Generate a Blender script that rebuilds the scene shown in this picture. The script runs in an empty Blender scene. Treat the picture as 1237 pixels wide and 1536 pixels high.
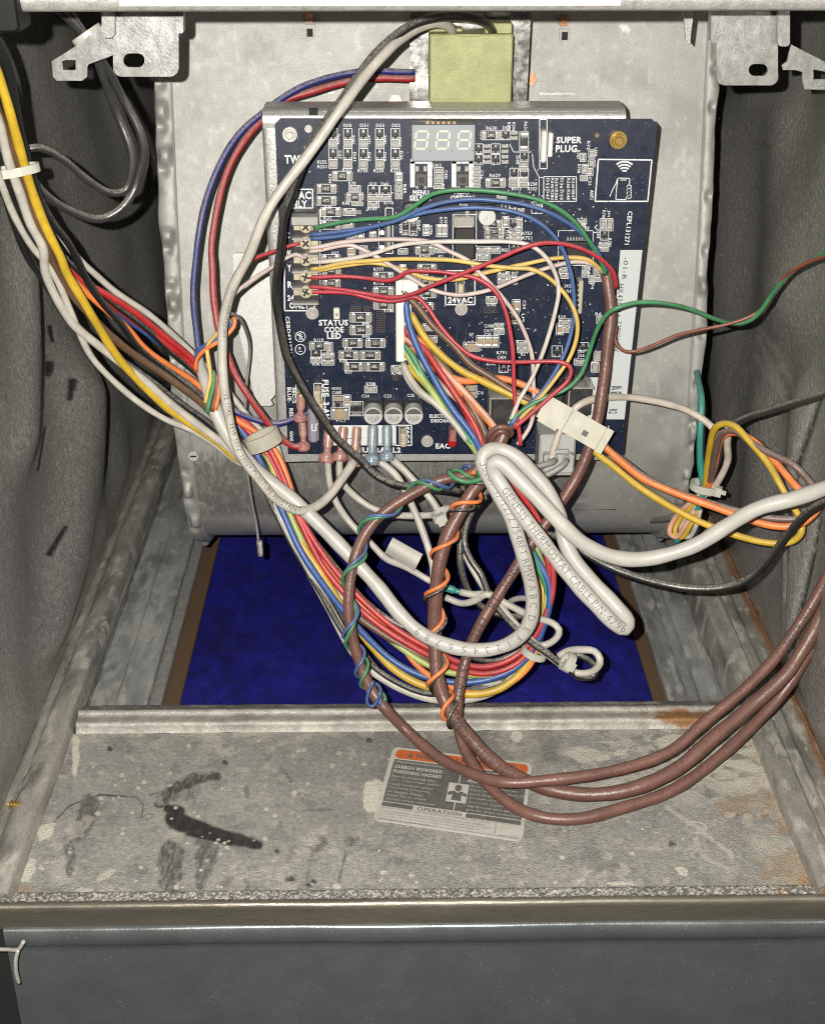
import bpy, bmesh, math, random
import numpy as np
from mathutils import Vector, Matrix, Euler
random.seed(7)
scene = bpy.context.scene
COL = scene.collection
# ------------------------------------------------------------------ camera, light, exposure
F = 2000.0                     # focal length in photograph pixels (1237 x 1536)
PITCH = math.radians(27.0); YAW = math.radians(0.8)
CAMLOC = Vector((-0.0127, -0.442, 0.413))
cam = bpy.data.cameras.new("camera"); camo = bpy.data.objects.new("camera", cam); COL.objects.link(camo)
cam.sensor_fit = 'VERTICAL'; cam.sensor_height = 36.0; cam.lens = 36.0*F/1536.0
cam.clip_start = 0.01; cam.clip_end = 50
camo.location = CAMLOC
camo.rotation_euler = Euler((math.pi/2-PITCH, 0, -YAW))
scene.camera = camo
world = bpy.data.worlds.new("World"); scene.world = world; world.use_nodes = True
world.node_tree.nodes['Background'].inputs[0].default_value = (1.0, 0.97, 0.93, 1)
world.node_tree.nodes['Background'].inputs[1].default_value = 0.026
fl = bpy.data.lights.new("phone_flash", 'POINT'); flo = bpy.data.objects.new("phone_flash", fl); COL.objects.link(flo)
fl.energy = 27.0; fl.shadow_soft_size = 0.0022; fl.color = (1.0, 0.955, 0.885)
FLASH = CAMLOC + Vector((-0.021, 0.0, 0.012)); flo.location = FLASH
scene.view_settings.view_transform = 'Standard'; scene.view_settings.look = 'None'
scene.view_settings.exposure = 0.0; scene.view_settings.gamma = 1.0
scene.render.engine = 'CYCLES'; scene.cycles.pixel_filter_type = 'BLACKMAN_HARRIS'; scene.cycles.filter_width = 1.1
scene.cycles.max_bounces = 6; scene.cycles.caustics_reflective = False; scene.cycles.caustics_refractive = False

# ------------------------------------------------------------------ photograph geometry
ROT = camo.rotation_euler.to_matrix()
ROTN = np.array(ROT)
CN = np.array(CAMLOC)
def ray(u, v): return ROT @ Vector(((u-618.5)/F, (768-v)/F, -1.0))
def Py(u, v, y):
    d = ray(u, v); t = (y-CAMLOC.y)/d.y; return CAMLOC + d*t
def Pz(u, v, z):
    d = ray(u, v); t = (z-CAMLOC.z)/d.z; return CAMLOC + d*t
def Px(u, v, x):
    d = ray(u, v); t = (x-CAMLOC.x)/d.x; return CAMLOC + d*t
def depth(p): return -((ROT.transposed() @ (Vector(p)-CAMLOC)).z)
def project(P):
    q = (np.asarray(P)-CN) @ ROTN
    return 618.5+F*q[..., 0]/-q[..., 2], 768-F*q[..., 1]/-q[..., 2]

# ------------------------------------------------------------------ numpy noise
def vnoise(x, y, seed=0):
    xi = np.floor(x).astype(np.int64); yi = np.floor(y).astype(np.int64)
    fx = x-xi; fy = y-yi; fx = fx*fx*(3-2*fx); fy = fy*fy*(3-2*fy)
    def h(a, b):
        n = (a*374761393 + b*668265263 + seed*974634777) & 0x7fffffff
        n = ((n ^ (n >> 13))*1274126177) & 0x7fffffff
        return ((n ^ (n >> 16)) & 0xffff)/65535.0
    return (h(xi, yi)*(1-fx)+h(xi+1, yi)*fx)*(1-fy)+(h(xi, yi+1)*(1-fx)+h(xi+1, yi+1)*fx)*fy
def fbm(x, y, oct=4, seed=0):
    s = 0; a = 0.5; t = 0
    for i in range(oct):
        s = s+a*vnoise(x*2**i, y*2**i, seed+i*17); t += a; a *= .5
    return s/t
def sstep(a, b, x):
    t = np.clip((x-a)/(b-a), 0, 1); return t*t*(3-2*t)

# ------------------------------------------------------------------ materials
def mat(name, col, rough=.5, metal=0., var=0., vscale=200., bump=0., bscale=800., spec=.5, dust=0., coat=0., alpha=1., trans=0., detail=4., rvar=0., dustcol=(.42, .40, .36), attr=None, stretch=None, fspeck=0., updust=0., grain=0., gscale=1800., blot=0., blscale=30., speckcol=(.62, .60, .54), sscale=420.):
    m = bpy.data.materials.new(name); m.use_nodes = True
    nt = m.node_tree; N = nt.nodes; L = nt.links; b = N['Principled BSDF']
    b.inputs['Base Color'].default_value = (*col, 1); b.inputs['Roughness'].default_value = rough
    b.inputs['Metallic'].default_value = metal; b.inputs['Specular IOR Level'].default_value = spec
    b.inputs['Coat Weight'].default_value = coat; b.inputs['Alpha'].default_value = alpha
    b.inputs['Transmission Weight'].default_value = trans
    tc = N.new('ShaderNodeTexCoord'); src = tc.outputs['Object']
    if stretch:
        mp = N.new('ShaderNodeMapping'); mp.inputs['Scale'].default_value = stretch
        L.new(src, mp.inputs['Vector']); src = mp.outputs['Vector']
    cur = None
    def noise(sc, det=4., ro=.6):
        n = N.new('ShaderNodeTexNoise'); n.inputs['Scale'].default_value = sc; n.inputs['Detail'].default_value = det
        n.inputs['Roughness'].default_value = ro; L.new(src, n.inputs['Vector']); return n.outputs['Fac']
    def ramp(fac, a, b_):
        r = N.new('ShaderNodeMapRange'); r.inputs['From Min'].default_value = a; r.inputs['From Max'].default_value = b_
        L.new(fac, r.inputs['Value']); return r.outputs['Result']
    def mix(fac, A, B):
        x = N.new('ShaderNodeMix'); x.data_type = 'RGBA'
        if hasattr(fac, 'node'): L.new(fac, x.inputs[0])
        else: x.inputs[0].default_value = fac
        for i, c in ((6, A), (7, B)):
            if hasattr(c, 'node'): L.new(c, x.inputs[i])
            else: x.inputs[i].default_value = (*c, 1)
        return x.outputs[2]
    if var > 0:
        f = ramp(noise(vscale, detail), .3, .7)
        cur = mix(f, tuple(max(0, c*(1-var)) for c in col), tuple(min(1, c*(1+var)) for c in col))
    if fspeck > 0:
        v = N.new('ShaderNodeTexVoronoi'); v.inputs['Scale'].default_value = sscale; L.new(src, v.inputs['Vector'])
        f = ramp(v.outputs['Distance'], .20, .10)
        f2 = ramp(noise(60, 3), .45, .62)
        mm = N.new('ShaderNodeMath'); mm.operation = 'MULTIPLY'; L.new(f, mm.inputs[0]); L.new(f2, mm.inputs[1])
        m3 = N.new('ShaderNodeMath'); m3.operation = 'MULTIPLY'; L.new(mm.outputs[0], m3.inputs[0]); m3.inputs[1].default_value = fspeck
        cur = mix(m3.outputs[0], cur if cur is not None else col, speckcol)
    if dust > 0:
        f = ramp(noise(140, 5, .7), .42, .78)
        mm = N.new('ShaderNodeMath'); mm.operation = 'MULTIPLY'; L.new(f, mm.inputs[0]); mm.inputs[1].default_value = dust
        cur = mix(mm.outputs[0], cur if cur is not None else col, dustcol)
        rr = N.new('ShaderNodeMapRange'); L.new(mm.outputs[0], rr.inputs['Value']); rr.inputs['To Min'].default_value = rough; rr.inputs['To Max'].default_value = .85
        L.new(rr.outputs['Result'], b.inputs['Roughness'])
    elif rvar > 0:
        rr = N.new('ShaderNodeMapRange'); L.new(noise(vscale*.6, 4), rr.inputs['Value']); rr.inputs['From Min'].default_value = .3; rr.inputs['From Max'].default_value = .7
        rr.inputs['To Min'].default_value = max(.05, rough-rvar); rr.inputs['To Max'].default_value = min(1, rough+rvar)
        L.new(rr.outputs['Result'], b.inputs['Roughness'])
    if blot > 0:
        f = ramp(noise(blscale, 5, .65), .32, .68); c0 = cur if cur is not None else col
        hs = N.new('ShaderNodeMix'); hs.data_type = 'RGBA'; hs.blend_type = 'MULTIPLY'; hs.inputs[0].default_value = 1.
        g = N.new('ShaderNodeMapRange'); L.new(f, g.inputs['Value']); g.inputs['To Min'].default_value = 1-blot; g.inputs['To Max'].default_value = 1+blot*.6
        if hasattr(c0, 'node'): L.new(c0, hs.inputs[6])
        else: hs.inputs[6].default_value = (*c0, 1)
        L.new(g.outputs['Result'], hs.inputs[7]); cur = hs.outputs[2]
    if attr:
        a = N.new('ShaderNodeAttribute'); a.attribute_name = 'wear_shade'; a.attribute_type = 'GEOMETRY'
        s = N.new('ShaderNodeSeparateColor'); L.new(a.outputs['Color'], s.inputs[0])
        base = cur if cur is not None else col
        cur = mix(s.outputs[0], base, attr[0]); cur = mix(s.outputs[1], cur, attr[1]); cur = mix(s.outputs[2], cur, attr[2])
    if updust > 0:
        ge = N.new('ShaderNodeNewGeometry'); sx = N.new('ShaderNodeSeparateXYZ'); L.new(ge.outputs['Normal'], sx.inputs[0])
        up = ramp(sx.outputs['Z'], -.1, .8); f = ramp(noise(850, 5, .75), .34, .66)
        m1 = N.new('ShaderNodeMath'); m1.operation = 'MULTIPLY'; L.new(up, m1.inputs[0]); L.new(f, m1.inputs[1])
        m2 = N.new('ShaderNodeMath'); m2.operation = 'MULTIPLY'; L.new(m1.outputs[0], m2.inputs[0]); m2.inputs[1].default_value = updust
        cur = mix(m2.outputs[0], cur if cur is not None else col, dustcol)
    if grain > 0:
        f = ramp(noise(gscale, 3, .75), .3, .7); c0 = cur if cur is not None else col
        hs = N.new('ShaderNodeMix'); hs.data_type = 'RGBA'; hs.blend_type = 'MULTIPLY'; hs.inputs[0].default_value = 1.
        g = N.new('ShaderNodeMapRange'); L.new(f, g.inputs['Value']); g.inputs['To Min'].default_value = 1-grain; g.inputs['To Max'].default_value = 1+grain
        if hasattr(c0, 'node'): L.new(c0, hs.inputs[6])
        else: hs.inputs[6].default_value = (*c0, 1)
        L.new(g.outputs['Result'], hs.inputs[7]); cur = hs.outputs[2]
    if cur is not None: L.new(cur, b.inputs['Base Color'])
    if bump > 0:
        bp = N.new('ShaderNodeBump'); bp.inputs['Strength'].default_value = bump; bp.inputs['Distance'].default_value = .0008
        L.new(noise(bscale, 3), bp.inputs['Height']); L.new(bp.outputs['Normal'], b.inputs['Normal'])
    return m
M = {}
M['galv'] = mat('galvanised', (.37, .37, .35), .45, .4, var=.22, vscale=350, bump=.35, bscale=900, dust=.35, dustcol=(.36, .35, .32), grain=.22)
M['bright'] = mat('bright_zinc', (.50, .50, .48), .38, .5, var=.14, vscale=500, bump=.25, bscale=1100, rvar=.1, grain=.18)
M['zinc'] = mat('spangled_zinc', (.30, .305, .295), .36, .5, var=.22, vscale=420, bump=.14, bscale=1400, rvar=.1, grain=.22, blot=.2, blscale=90, stretch=(1, 1, .6))
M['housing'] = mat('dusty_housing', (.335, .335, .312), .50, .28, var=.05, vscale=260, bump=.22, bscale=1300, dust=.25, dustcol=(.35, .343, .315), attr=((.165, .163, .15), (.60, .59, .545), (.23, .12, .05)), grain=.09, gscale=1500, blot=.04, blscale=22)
M['deck'] = mat('dusty_deck', (.335, .326, .300), .75, .1, var=.24, vscale=420, bump=1., bscale=1100, spec=.3, attr=((.030, .029, .028), (.63, .60, .51), (.33, .18, .06)), detail=6., fspeck=.65, grain=.36, gscale=1500, blot=.20, blscale=26)
M['rail'] = mat('dusty_rail', (.36, .345, .31), .55, .3, var=.25, vscale=120, bump=.6, bscale=600, dust=.5, fspeck=.5, dustcol=(.40, .38, .33), stretch=(1, .35, 1), attr=((.10, .095, .09), (.60, .575, .51), (.27, .125, .045)), grain=.25, blot=.22, blscale=40)
M['strip'] = mat('grey_strip', (.36, .375, .365), .45, .35, var=.25, vscale=60, bump=.45, bscale=400, dust=.4, stretch=(1, .22, 1), grain=.2, blot=.3, blscale=30, attr=((.14, .14, .135), (.55, .54, .50), (.27, .125, .045)), dustcol=(.42, .42, .39))
M['wall'] = mat('foil_liner', (.41, .402, .372), .33, .52, var=.24, vscale=500, bump=.75, bscale=1000, rvar=.08, fspeck=1., speckcol=(1., .98, .92), sscale=330., attr=((.022, .022, .022), (.62, .60, .55), (.30, .13, .04)), grain=.34, gscale=1500)  # near-white specks put the sparkle of the foil into the colour
M['dark'] = mat('dark_void', (.012, .012, .012), .8)
M['brass_lip'] = mat('tan_metal', (.175, .16, .128), .38, .55, var=.15, vscale=80, bump=.2, bscale=700, rvar=.1, stretch=(.2, 1, 1), grain=.14, blot=.2, blscale=30)
M['lower'] = mat('blue_grey_panel', (.165, .183, .185), .32, .55, var=.08, vscale=90, bump=.12, bscale=500, fspeck=.4, rvar=.10, grain=.12, blot=.12, blscale=7)
M['filter'] = mat('blue_filter_mesh', (.008, .008, .185), .6, 0, var=.45, vscale=120, bump=.9, bscale=1000, fspeck=.10, grain=.35, blot=.42, blscale=24, detail=10., stretch=(1, .6, 1), dust=.06, dustcol=(.10, .11, .30))
M['card'] = mat('brown_card', (.115, .068, .036), .8, 0, var=.15, vscale=500, grain=.15)
M['olive'] = mat('olive_plastic', (.33, .335, .14), .5, 0, var=.10, vscale=120, bump=.25, dust=.25, dustcol=(.45, .44, .30), grain=.14, blot=.15, blscale=60)
M['plate'] = mat('shiny_plate', (.36, .36, .345), .26, .85, var=.2, vscale=500, bump=.06, bscale=500, grain=.12, blot=.35, blscale=60, rvar=.08)
M['copper'] = mat('copper_screw', (.24, .115, .055), .35, .5, var=.3, vscale=900, dust=.2)
M['brass'] = mat('brass_bolt', (.50, .34, .10), .28, .6, var=.25, vscale=900)
M['steel'] = mat('steel', (.60, .585, .54), .32, .4, var=.2, vscale=900)
M['cream'] = mat('cream_label', (.66, .63, .54), .55, 0, var=.06, vscale=40)
M['nylon'] = mat('clear_nylon', (.55, .55, .48), .35, 0, var=.12, spec=.6, alpha=.85, updust=.3)
M['nylonc'] = mat('cream_nylon', (.42, .40, .32), .45, 0, var=.10, vscale=150, dust=.25, grain=.08)
M['paper'] = mat('white_paper', (.52, .505, .46), .7, 0, var=.05, grain=.05)

# ------------------------------------------------------------------ mesh helpers
class MB:
    def __init__(s): s.v = []; s.f = []; s.m = []; s.sm = []
    def add(s, verts, faces, mi=0, smooth=False):
        o = len(s.v); s.v += [tuple(p) for p in verts]
        for f in faces:
            s.f.append(tuple(i+o for i in f)); s.m.append(mi); s.sm.append(smooth)
    def box(s, c, sx, sy, sz, mi=0, R=None):
        c = Vector(c); P = []
        for dx, dy, dz in ((-1,-1,-1),(1,-1,-1),(1,1,-1),(-1,1,-1),(-1,-1,1),(1,-1,1),(1,1,1),(-1,1,1)):
            q = Vector((dx*sx/2, dy*sy/2, dz*sz/2))
            if R is not None: q = R @ q
            P.append(c+q)
        s.add(P, [(0,3,2,1),(4,5,6,7),(0,1,5,4),(1,2,6,5),(2,3,7,6),(3,0,4,7)], mi)
    def bbox(s, c, sx, sy, sz, bev, mi=0, R=None):     # chamfered front (-y) and vertical edges
        c = Vector(c); P = []
        def ring(w, h, y):
            k = min(bev, w*.3, h*.3); w /= 2; h /= 2
            return [Vector(q) for q in ((-w+k, y, -h), (w-k, y, -h), (w, y, -h+k), (w, y, h-k), (w-k, y, h), (-w+k, y, h), (-w, y, h-k), (-w, y, -h+k))]
        for w, h, y in ((sx, sz, sy/2), (sx, sz, -sy/2+bev), (sx-2*bev*.8, sz-2*bev*.8, -sy/2)):
            P += ring(w, h, y)
        if R is not None: P = [R @ q for q in P]
        Fs = []
        for k in range(2):
            for i in range(8):
                j = (i+1) % 8; Fs.append((k*8+i, k*8+j, (k+1)*8+j, (k+1)*8+i))
        Fs.append(tuple(range(16, 24))); Fs.append(tuple(reversed(range(8))))
        s.add([c+q for q in P], Fs, mi)
    def cyl(s, a, b, r, n=16, mi=0, r2=None, smooth=True):
        a = Vector(a); b = Vector(b); r2 = r if r2 is None else r2
        ax = (b-a).normalized(); t = Vector((0,0,1)) if abs(ax.z) < .9 else Vector((1,0,0))
        e1 = ax.cross(t).normalized(); e2 = ax.cross(e1)
        P = [a+(e1*math.cos(2*math.pi*i/n)+e2*math.sin(2*math.pi*i/n))*r for i in range(n)]
        P += [b+(e1*math.cos(2*math.pi*i/n)+e2*math.sin(2*math.pi*i/n))*r2 for i in range(n)]
        s.add(P, [(i, (i+1) % n, n+(i+1) % n, n+i) for i in range(n)], mi, smooth)
        s.add(P[:n], [tuple(reversed(range(n)))], mi); s.add(P[n:], [tuple(range(n))], mi)
    def quad(s, a, b, c, d, mi=0): s.add([a, b, c, d], [(0, 1, 2, 3)], mi)
    def poly_extrude(s, pts, holes, off, mi=0):        # planar polygon with holes, thickness vector off
        bm = bmesh.new(); edges = []
        for loop in [pts]+list(holes):
            vs = [bm.verts.new(p) for p in loop]
            for i in range(len(vs)): edges.append(bm.edges.new((vs[i], vs[(i+1) % len(vs)])))
        bmesh.ops.triangle_fill(bm, use_beauty=True, use_dissolve=False, edges=edges)
        bm.verts.index_update(); V = [v.co.copy() for v in bm.verts]; T = [tuple(v.index for v in f.verts) for f in bm.faces]
        bm.free(); off = Vector(off)
        s.add(V, T, mi); s.add([v+off for v in V], [tuple(reversed(t)) for t in T], mi)
        for loop in [pts]+list(holes):
            n = len(loop); P = [Vector(p) for p in loop]
            s.add(P+[p+off for p in P], [(i, (i+1) % n, n+(i+1) % n, n+i) for i in range(n)], mi)
    def build(s, name, mats, parent=None, flip=False):
        me = bpy.data.meshes.new(name); me.from_pydata(s.v, [], s.f)
        if not isinstance(mats, (list, tuple)): mats = [mats]
        for m in mats: me.materials.append(M[m] if isinstance(m, str) else m)
        me.polygons.foreach_set('material_index', s.m); me.polygons.foreach_set('use_smooth', s.sm)
        bm = bmesh.new(); bm.from_mesh(me); bmesh.ops.recalc_face_normals(bm, faces=bm.faces); bm.to_mesh(me); bm.free()
        me.update(); return link(name, me, parent)
def link(name, me, parent=None):
    o = bpy.data.objects.new(name, me); COL.objects.link(o)
    if parent is not None: setpar(o, parent)
    return o
BASE = {}
def setpar(o, p):
    # parts keep world coordinates: undo the whole chain of parent translations
    o.parent = p
    t = Vector((0, 0, 0)); q = p
    while q is not None:
        t = t + Vector(q.location); q = q.parent
    own = BASE.get(o.name, None)
    o.matrix_parent_inverse = Matrix.Identity(4)
    if isinstance(p.get('wc'), (int, float)) and p['wc']: return
    o.matrix_parent_inverse = Matrix.Translation(-Vector(p.location))
def tag(o, label, cat, group=None):
    o['label'] = label; o['category'] = cat
    if group: o['group'] = group
    return o
def thing(name, label, cat, loc, group=None):
    o = bpy.data.objects.new(name, None); COL.objects.link(o); o.location = loc; o.empty_display_size = .01
    return tag(o, label, cat, group)
def struct(o): o['kind'] = 'structure'; return o
def gridmesh(name, P, mats, wear_shade=None, parent=None, smooth=True, flip=False):   # P (n,m,3)
    n, m, _ = P.shape; me = bpy.data.meshes.new(name)
    idx = np.arange(n*m).reshape(n, m)
    q = np.stack([idx[:-1, :-1], idx[:-1, 1:], idx[1:, 1:], idx[1:, :-1]], -1).reshape(-1, 4)
    if flip: q = q[:, ::-1]
    me.vertices.add(n*m); me.vertices.foreach_set('co', P.reshape(-1).astype(np.float32))
    me.loops.add(q.size); me.loops.foreach_set('vertex_index', q.reshape(-1).astype(np.int32))
    me.polygons.add(len(q)); me.polygons.foreach_set('loop_start', np.arange(0, q.size, 4, dtype=np.int32))
    me.update(calc_edges=True); me.validate()
    me.polygons.foreach_set('use_smooth', np.full(len(q), smooth))
    me.materials.append(M[mats] if isinstance(mats, str) else mats)
    if wear_shade is not None:
        a = me.color_attributes.new('wear_shade', 'FLOAT_COLOR', 'POINT')
        c = np.ones((n*m, 4), np.float32); c[:, :3] = wear_shade.reshape(-1, 3); a.data.foreach_set('color', c.reshape(-1))
    return link(name, me, parent)
def catmull(pts, step):
    P = np.array(pts, float); n = len(P)
    if n == 2: P = np.array([P[0], P[0]*.67+P[1]*.33, P[0]*.33+P[1]*.67, P[1]]); n = 4
    E = np.vstack([2*P[0]-P[1], P, 2*P[-1]-P[-2]]); out = []
    for i in range(n-1):
        p0, p1, p2, p3 = E[i], E[i+1], E[i+2], E[i+3]
        # centripetal
        t1 = max(np.linalg.norm(p1-p0), 1e-9)**.5; t2 = t1+max(np.linalg.norm(p2-p1), 1e-9)**.5; t3 = t2+max(np.linalg.norm(p3-p2), 1e-9)**.5
        for t in np.linspace(t1, t2, 9)[:-1]:
            A1 = p0*(t1-t)/t1+p1*t/t1; A2 = p1*(t2-t)/(t2-t1)+p2*(t-t1)/(t2-t1); A3 = p2*(t3-t)/(t3-t2)+p3*(t-t2)/(t3-t2)
            B1 = A1*(t2-t)/t2+A2*t/t2; B2 = A2*(t3-t)/(t3-t1)+A3*(t-t1)/(t3-t1)
            out.append(B1*(t2-t)/(t2-t1)+B2*(t-t1)/(t2-t1))
    out.append(P[-1]); C = np.array(out)
    for _ in range(2): C[1:-1] = C[1:-1]*.5+(C[:-2]+C[2:])*.25
    d = np.r_[0, np.cumsum(np.linalg.norm(np.diff(C, axis=0), axis=1))]
    k = max(3, int(d[-1]/step)+1); s = np.linspace(0, d[-1], k)
    return np.stack([np.interp(s, d, C[:, i]) for i in range(3)], -1)
def frames(C):
    T = np.gradient(C, axis=0); T /= np.linalg.norm(T, axis=1)[:, None]+1e-12
    N = np.zeros_like(C); up = np.array([0, 0, 1.]) if abs(T[0][2]) < .9 else np.array([1., 0, 0])
    n = np.cross(T[0], up); n /= np.linalg.norm(n); N[0] = n
    for i in range(1, len(C)):
        n = N[i-1]-T[i]*np.dot(N[i-1], T[i]); N[i] = n/(np.linalg.norm(n)+1e-12)
    return T, N, np.cross(T, N)
def tube_into(mb, C, r, n=10, mi=0, closed=False):
    T, N, B = frames(C); k = len(C); a = np.arange(n)*2*math.pi/n
    rr = np.full(k, r) if np.isscalar(r) else np.asarray(r)
    P = C[:, None, :]+rr[:, None, None]*(np.cos(a)[None, :, None]*N[:, None, :]+np.sin(a)[None, :, None]*B[:, None, :])
    fs = [(i*n+j, i*n+(j+1) % n, (i+1)*n+(j+1) % n, (i+1)*n+j) for i in range(k-1) for j in range(n)]
    if closed: fs += [((k-1)*n+j, (k-1)*n+(j+1) % n, (j+1) % n, j) for j in range(n)]
    o = len(mb.v); mb.add(P.reshape(-1, 3).tolist(), fs, mi, True)
    if not closed:
        mb.f += [tuple(o+j for j in reversed(range(n))), tuple(o+(k-1)*n+j for j in range(n))]; mb.m += [mi, mi]; mb.sm += [False, False]
def extrude_y(prof, y0, y1, ny=2):
    P = np.zeros((ny, len(prof), 3)); pr = np.array(prof)
    for i in range(ny):
        P[i, :, 0] = pr[:, 0]; P[i, :, 2] = pr[:, 1]; P[i, :, 1] = y0+(y1-y0)*i/(ny-1)
    return P
def dens(prof, step):
    out = [prof[0]]
    for a, b in zip(prof[:-1], prof[1:]):
        k = max(1, int(math.dist(a, b)/step))
        out += [(a[0]+(b[0]-a[0])*i/k, a[1]+(b[1]-a[1])*i/k) for i in range(1, k+1)]
    return out
def px2m(px, p): return px*depth(p)/F

# stroke distance in photograph pixels (used only to place stains where they lie on the metal)
def seg_sdf(U, V, pts, widths):
    best = np.full(U.shape, 1e9)
    for (a, wa), (b, wb) in zip(zip(pts[:-1], widths[:-1]), zip(pts[1:], widths[1:])):
        ax, ay = a; bx, by = b; dx, dy = bx-ax, by-ay; L2 = dx*dx+dy*dy+1e-9
        t = np.clip(((U-ax)*dx+(V-ay)*dy)/L2, 0, 1)
        best = np.minimum(best, np.hypot(U-ax-t*dx, V-ay-t*dy)-(wa+(wb-wa)*t))
    return best
# ================================================================== THE CABINET
XL, XR = -.2, .2
X1051 = lambda u, z: Pz(u, 1051, z).x
# ---- deck (the shelf in front), dense sheet carrying dust, scrapes, rust
def deck():
    nx, ny = 900, 280
    xs = np.linspace(XL-.002, XR+.002, nx); ys = np.linspace(-.003, .1195, ny)
    X, Y = np.meshgrid(xs, ys); Z = np.zeros_like(X)
    P = np.stack([X, Y, Z], -1); U, V = project(P)
    n1 = fbm(X*220, Y*220, 4, 3); n2 = fbm(X*60, Y*60, 4, 9); n3 = fbm(X*900, Y*300, 3, 21)
    wipe = np.zeros_like(X)
    def stroke(pts, w, s, ragged=5, stre=0.6, soft=3):
        nonlocal wipe
        d = seg_sdf(U, V, pts, w)+(n1-.5)*ragged*2
        k = sstep(soft, -soft, d)*s*(1-stre*sstep(.35, .75, n3))
        wipe = np.maximum(wipe, k)
    stroke([(262, 1228), (285, 1240), (330, 1254), (375, 1264), (388, 1268)], [15, 14, 11, 9, 6], 1.0, 2.5, .08, 2.5)
    stroke([(252, 1213), (268, 1218)], [7, 10], 1.0, 2, .1, 2)
    stroke([(242, 1205), (262, 1184), (292, 1169), (326, 1163)], [9, 10, 8, 5], .85, 6, .5)
    stroke([(285, 1200), (290, 1180)], [8, 10], .55, 3, .7)
    stroke([(258, 1278), (256, 1300), (254, 1330)], [17, 19, 15], .72, 6, .6)
    stroke([(312, 1262), (308, 1290), (302, 1325)], [17, 15, 9], .62, 6, .65)
    stroke([(345, 1330), (375, 1332)], [14, 12], .5, 4, .6)
    stroke([(135, 1205), (128, 1230), (118, 1256)], [14, 15, 10], .62, 4, .5)
    stroke([(102, 1262), (107, 1290), (103, 1312)], [9, 7, 5], .6, 3, .5)
    stroke([(205, 1300), (214, 1306)], [6, 8], .42, 3, .6)
    stroke([(470, 1275), (483, 1263)], [7, 8], .5, 3, .5)
    stroke([(528, 1260)], [9], .0) if False else None
    stroke([(524, 1262), (532, 1258)], [8, 8], .55, 3, .5)
    stroke([(519, 1278), (508, 1322)], [2, 2], .55, 2, .4, 1.5)
    stroke([(468, 1280), (459, 1330)], [3, 3], .35, 2, .5, 1.5)
    stroke([(595, 1288), (600, 1290)], [6, 6], .4, 3, .5)
    stroke([(82, 1232), (105, 1208), (150, 1192), (205, 1196), (215, 1207), (213, 1226)], [1.2]*6, .8, .8, .1, 1)
    stroke([(225, 1192), (300, 1175)], [1.5, 1.5], .5, 1, .4, 1)
    stroke([(430, 1161), (438, 1172)], [2, 2], .5, 1, .3, 1); stroke([(370, 1182), (372, 1196)], [4, 3], .45, 1, .3, 1)
    stroke([(455, 1216), (495, 1214)], [2, 2], .4, 1, .3, 1)
    for a in ((430, 1320), (437, 1318), (462, 1327), (470, 1322), (1006, 1266), (1010, 1268), (248, 1198), (165, 1123), (337, 1143), (415, 1277), (553, 1110), (1060, 1150), (1067, 1164)):
        stroke([a, (a[0]+2, a[1]+1)], [4, 3], .85, 1.5, .1, 1.5)
    # broad darker bare zones near the lip (dust thinner there)
    zone = sstep(150, 0, np.hypot((U-640)/1.9, V-1105)+(n2-.5)*110)*.40+sstep(60, 0, np.hypot((U-800)/.9, V-1130)+(n2-.5)*60)*.30
    wipe = np.maximum(wipe, zone*.9)
    wipe = np.maximum(wipe, sstep(1318, 1346, V+(n1-.5)*16)*.35*(n3 > .5))
    flake = np.zeros_like(X)
    def chip(u, v, ru, rv, s=.9, rag=.9, ang=0.):
        nonlocal flake
        ca, sa = math.cos(ang), math.sin(ang); du = (U-u)*ca+(V-v)*sa; dv = -(U-u)*sa+(V-v)*ca
        d = np.hypot(du/ru, dv/rv)-1+(n1-.5)*rag
        flake = np.maximum(flake, sstep(.14, -.14, d)*s)
    chip(114, 1130, 6, 32, 1); chip(112, 1152, 4, 12, .9); chip(68, 1247, 15, 11, .9, ang=-.7); chip(42, 1305, 9, 20, .8, ang=.5); chip(10, 1290, 7, 12, .9)
    chip(560, 1197, 15, 24, .95); chip(564, 1180, 12, 10, .8); chip(775, 1104, 9, 10, .85); chip(638, 1081, 8, 4, .8); chip(372, 1087, 12, 4, .9); chip(434, 1092, 14, 2, .95); chip(300, 1089, 10, 2.5, .7)
    chip(1023, 1307, 10, 6, .85, ang=.7); chip(1095, 1222, 8, 4, .7); chip(1120, 1224, 7, 4, .8); chip(1185, 1235, 16, 8, .7, ang=.7); chip(1215, 1280, 14, 6, .7, ang=.4)
    chip(160, 1312, 14, 5, .5, ang=-.5); chip(1072, 1128, 8, 3, .7, ang=.4); chip(945, 1160, 7, 4, .6); chip(965, 1180, 6, 3, .6); chip(930, 1325, 20, 3, .8); chip(505, 1330, 6, 4, .8); chip(125, 1335, 16, 3, .6); chip(1142, 1166, 8, 3, .6)
    rng = random.Random(5)
    for i in range(170):
        u = rng.uniform(20, 1200); v = rng.uniform(1090, 1335); r = rng.choice([1.6, 2, 2.4, 3, 4.2]); chip(u, v, r, r*.75, rng.uniform(.35, .9), .5)
    for k in range(26):     # pale spatter along the scrapes and at the left
        u = rng.gauss(290, 90); v = rng.gauss(1255, 45); r = rng.choice([2, 2.6, 3.4]); chip(u, v, r, r*.8, .8, .4)
    # dried tide-mark patch at the right and pale film behind the lip
    patch = np.maximum(sstep(.46, .56, fbm(X*70, Y*110, 6, 31)), .6*sstep(.5, .56, fbm(X*260, Y*260, 4, 33)))*sstep(760, 900, U+(n2-.5)*220)*sstep(1225, 1120, V-(U-900)*.12+(n2-.5)*70)
    flake = np.maximum(flake, patch*.8)
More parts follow.
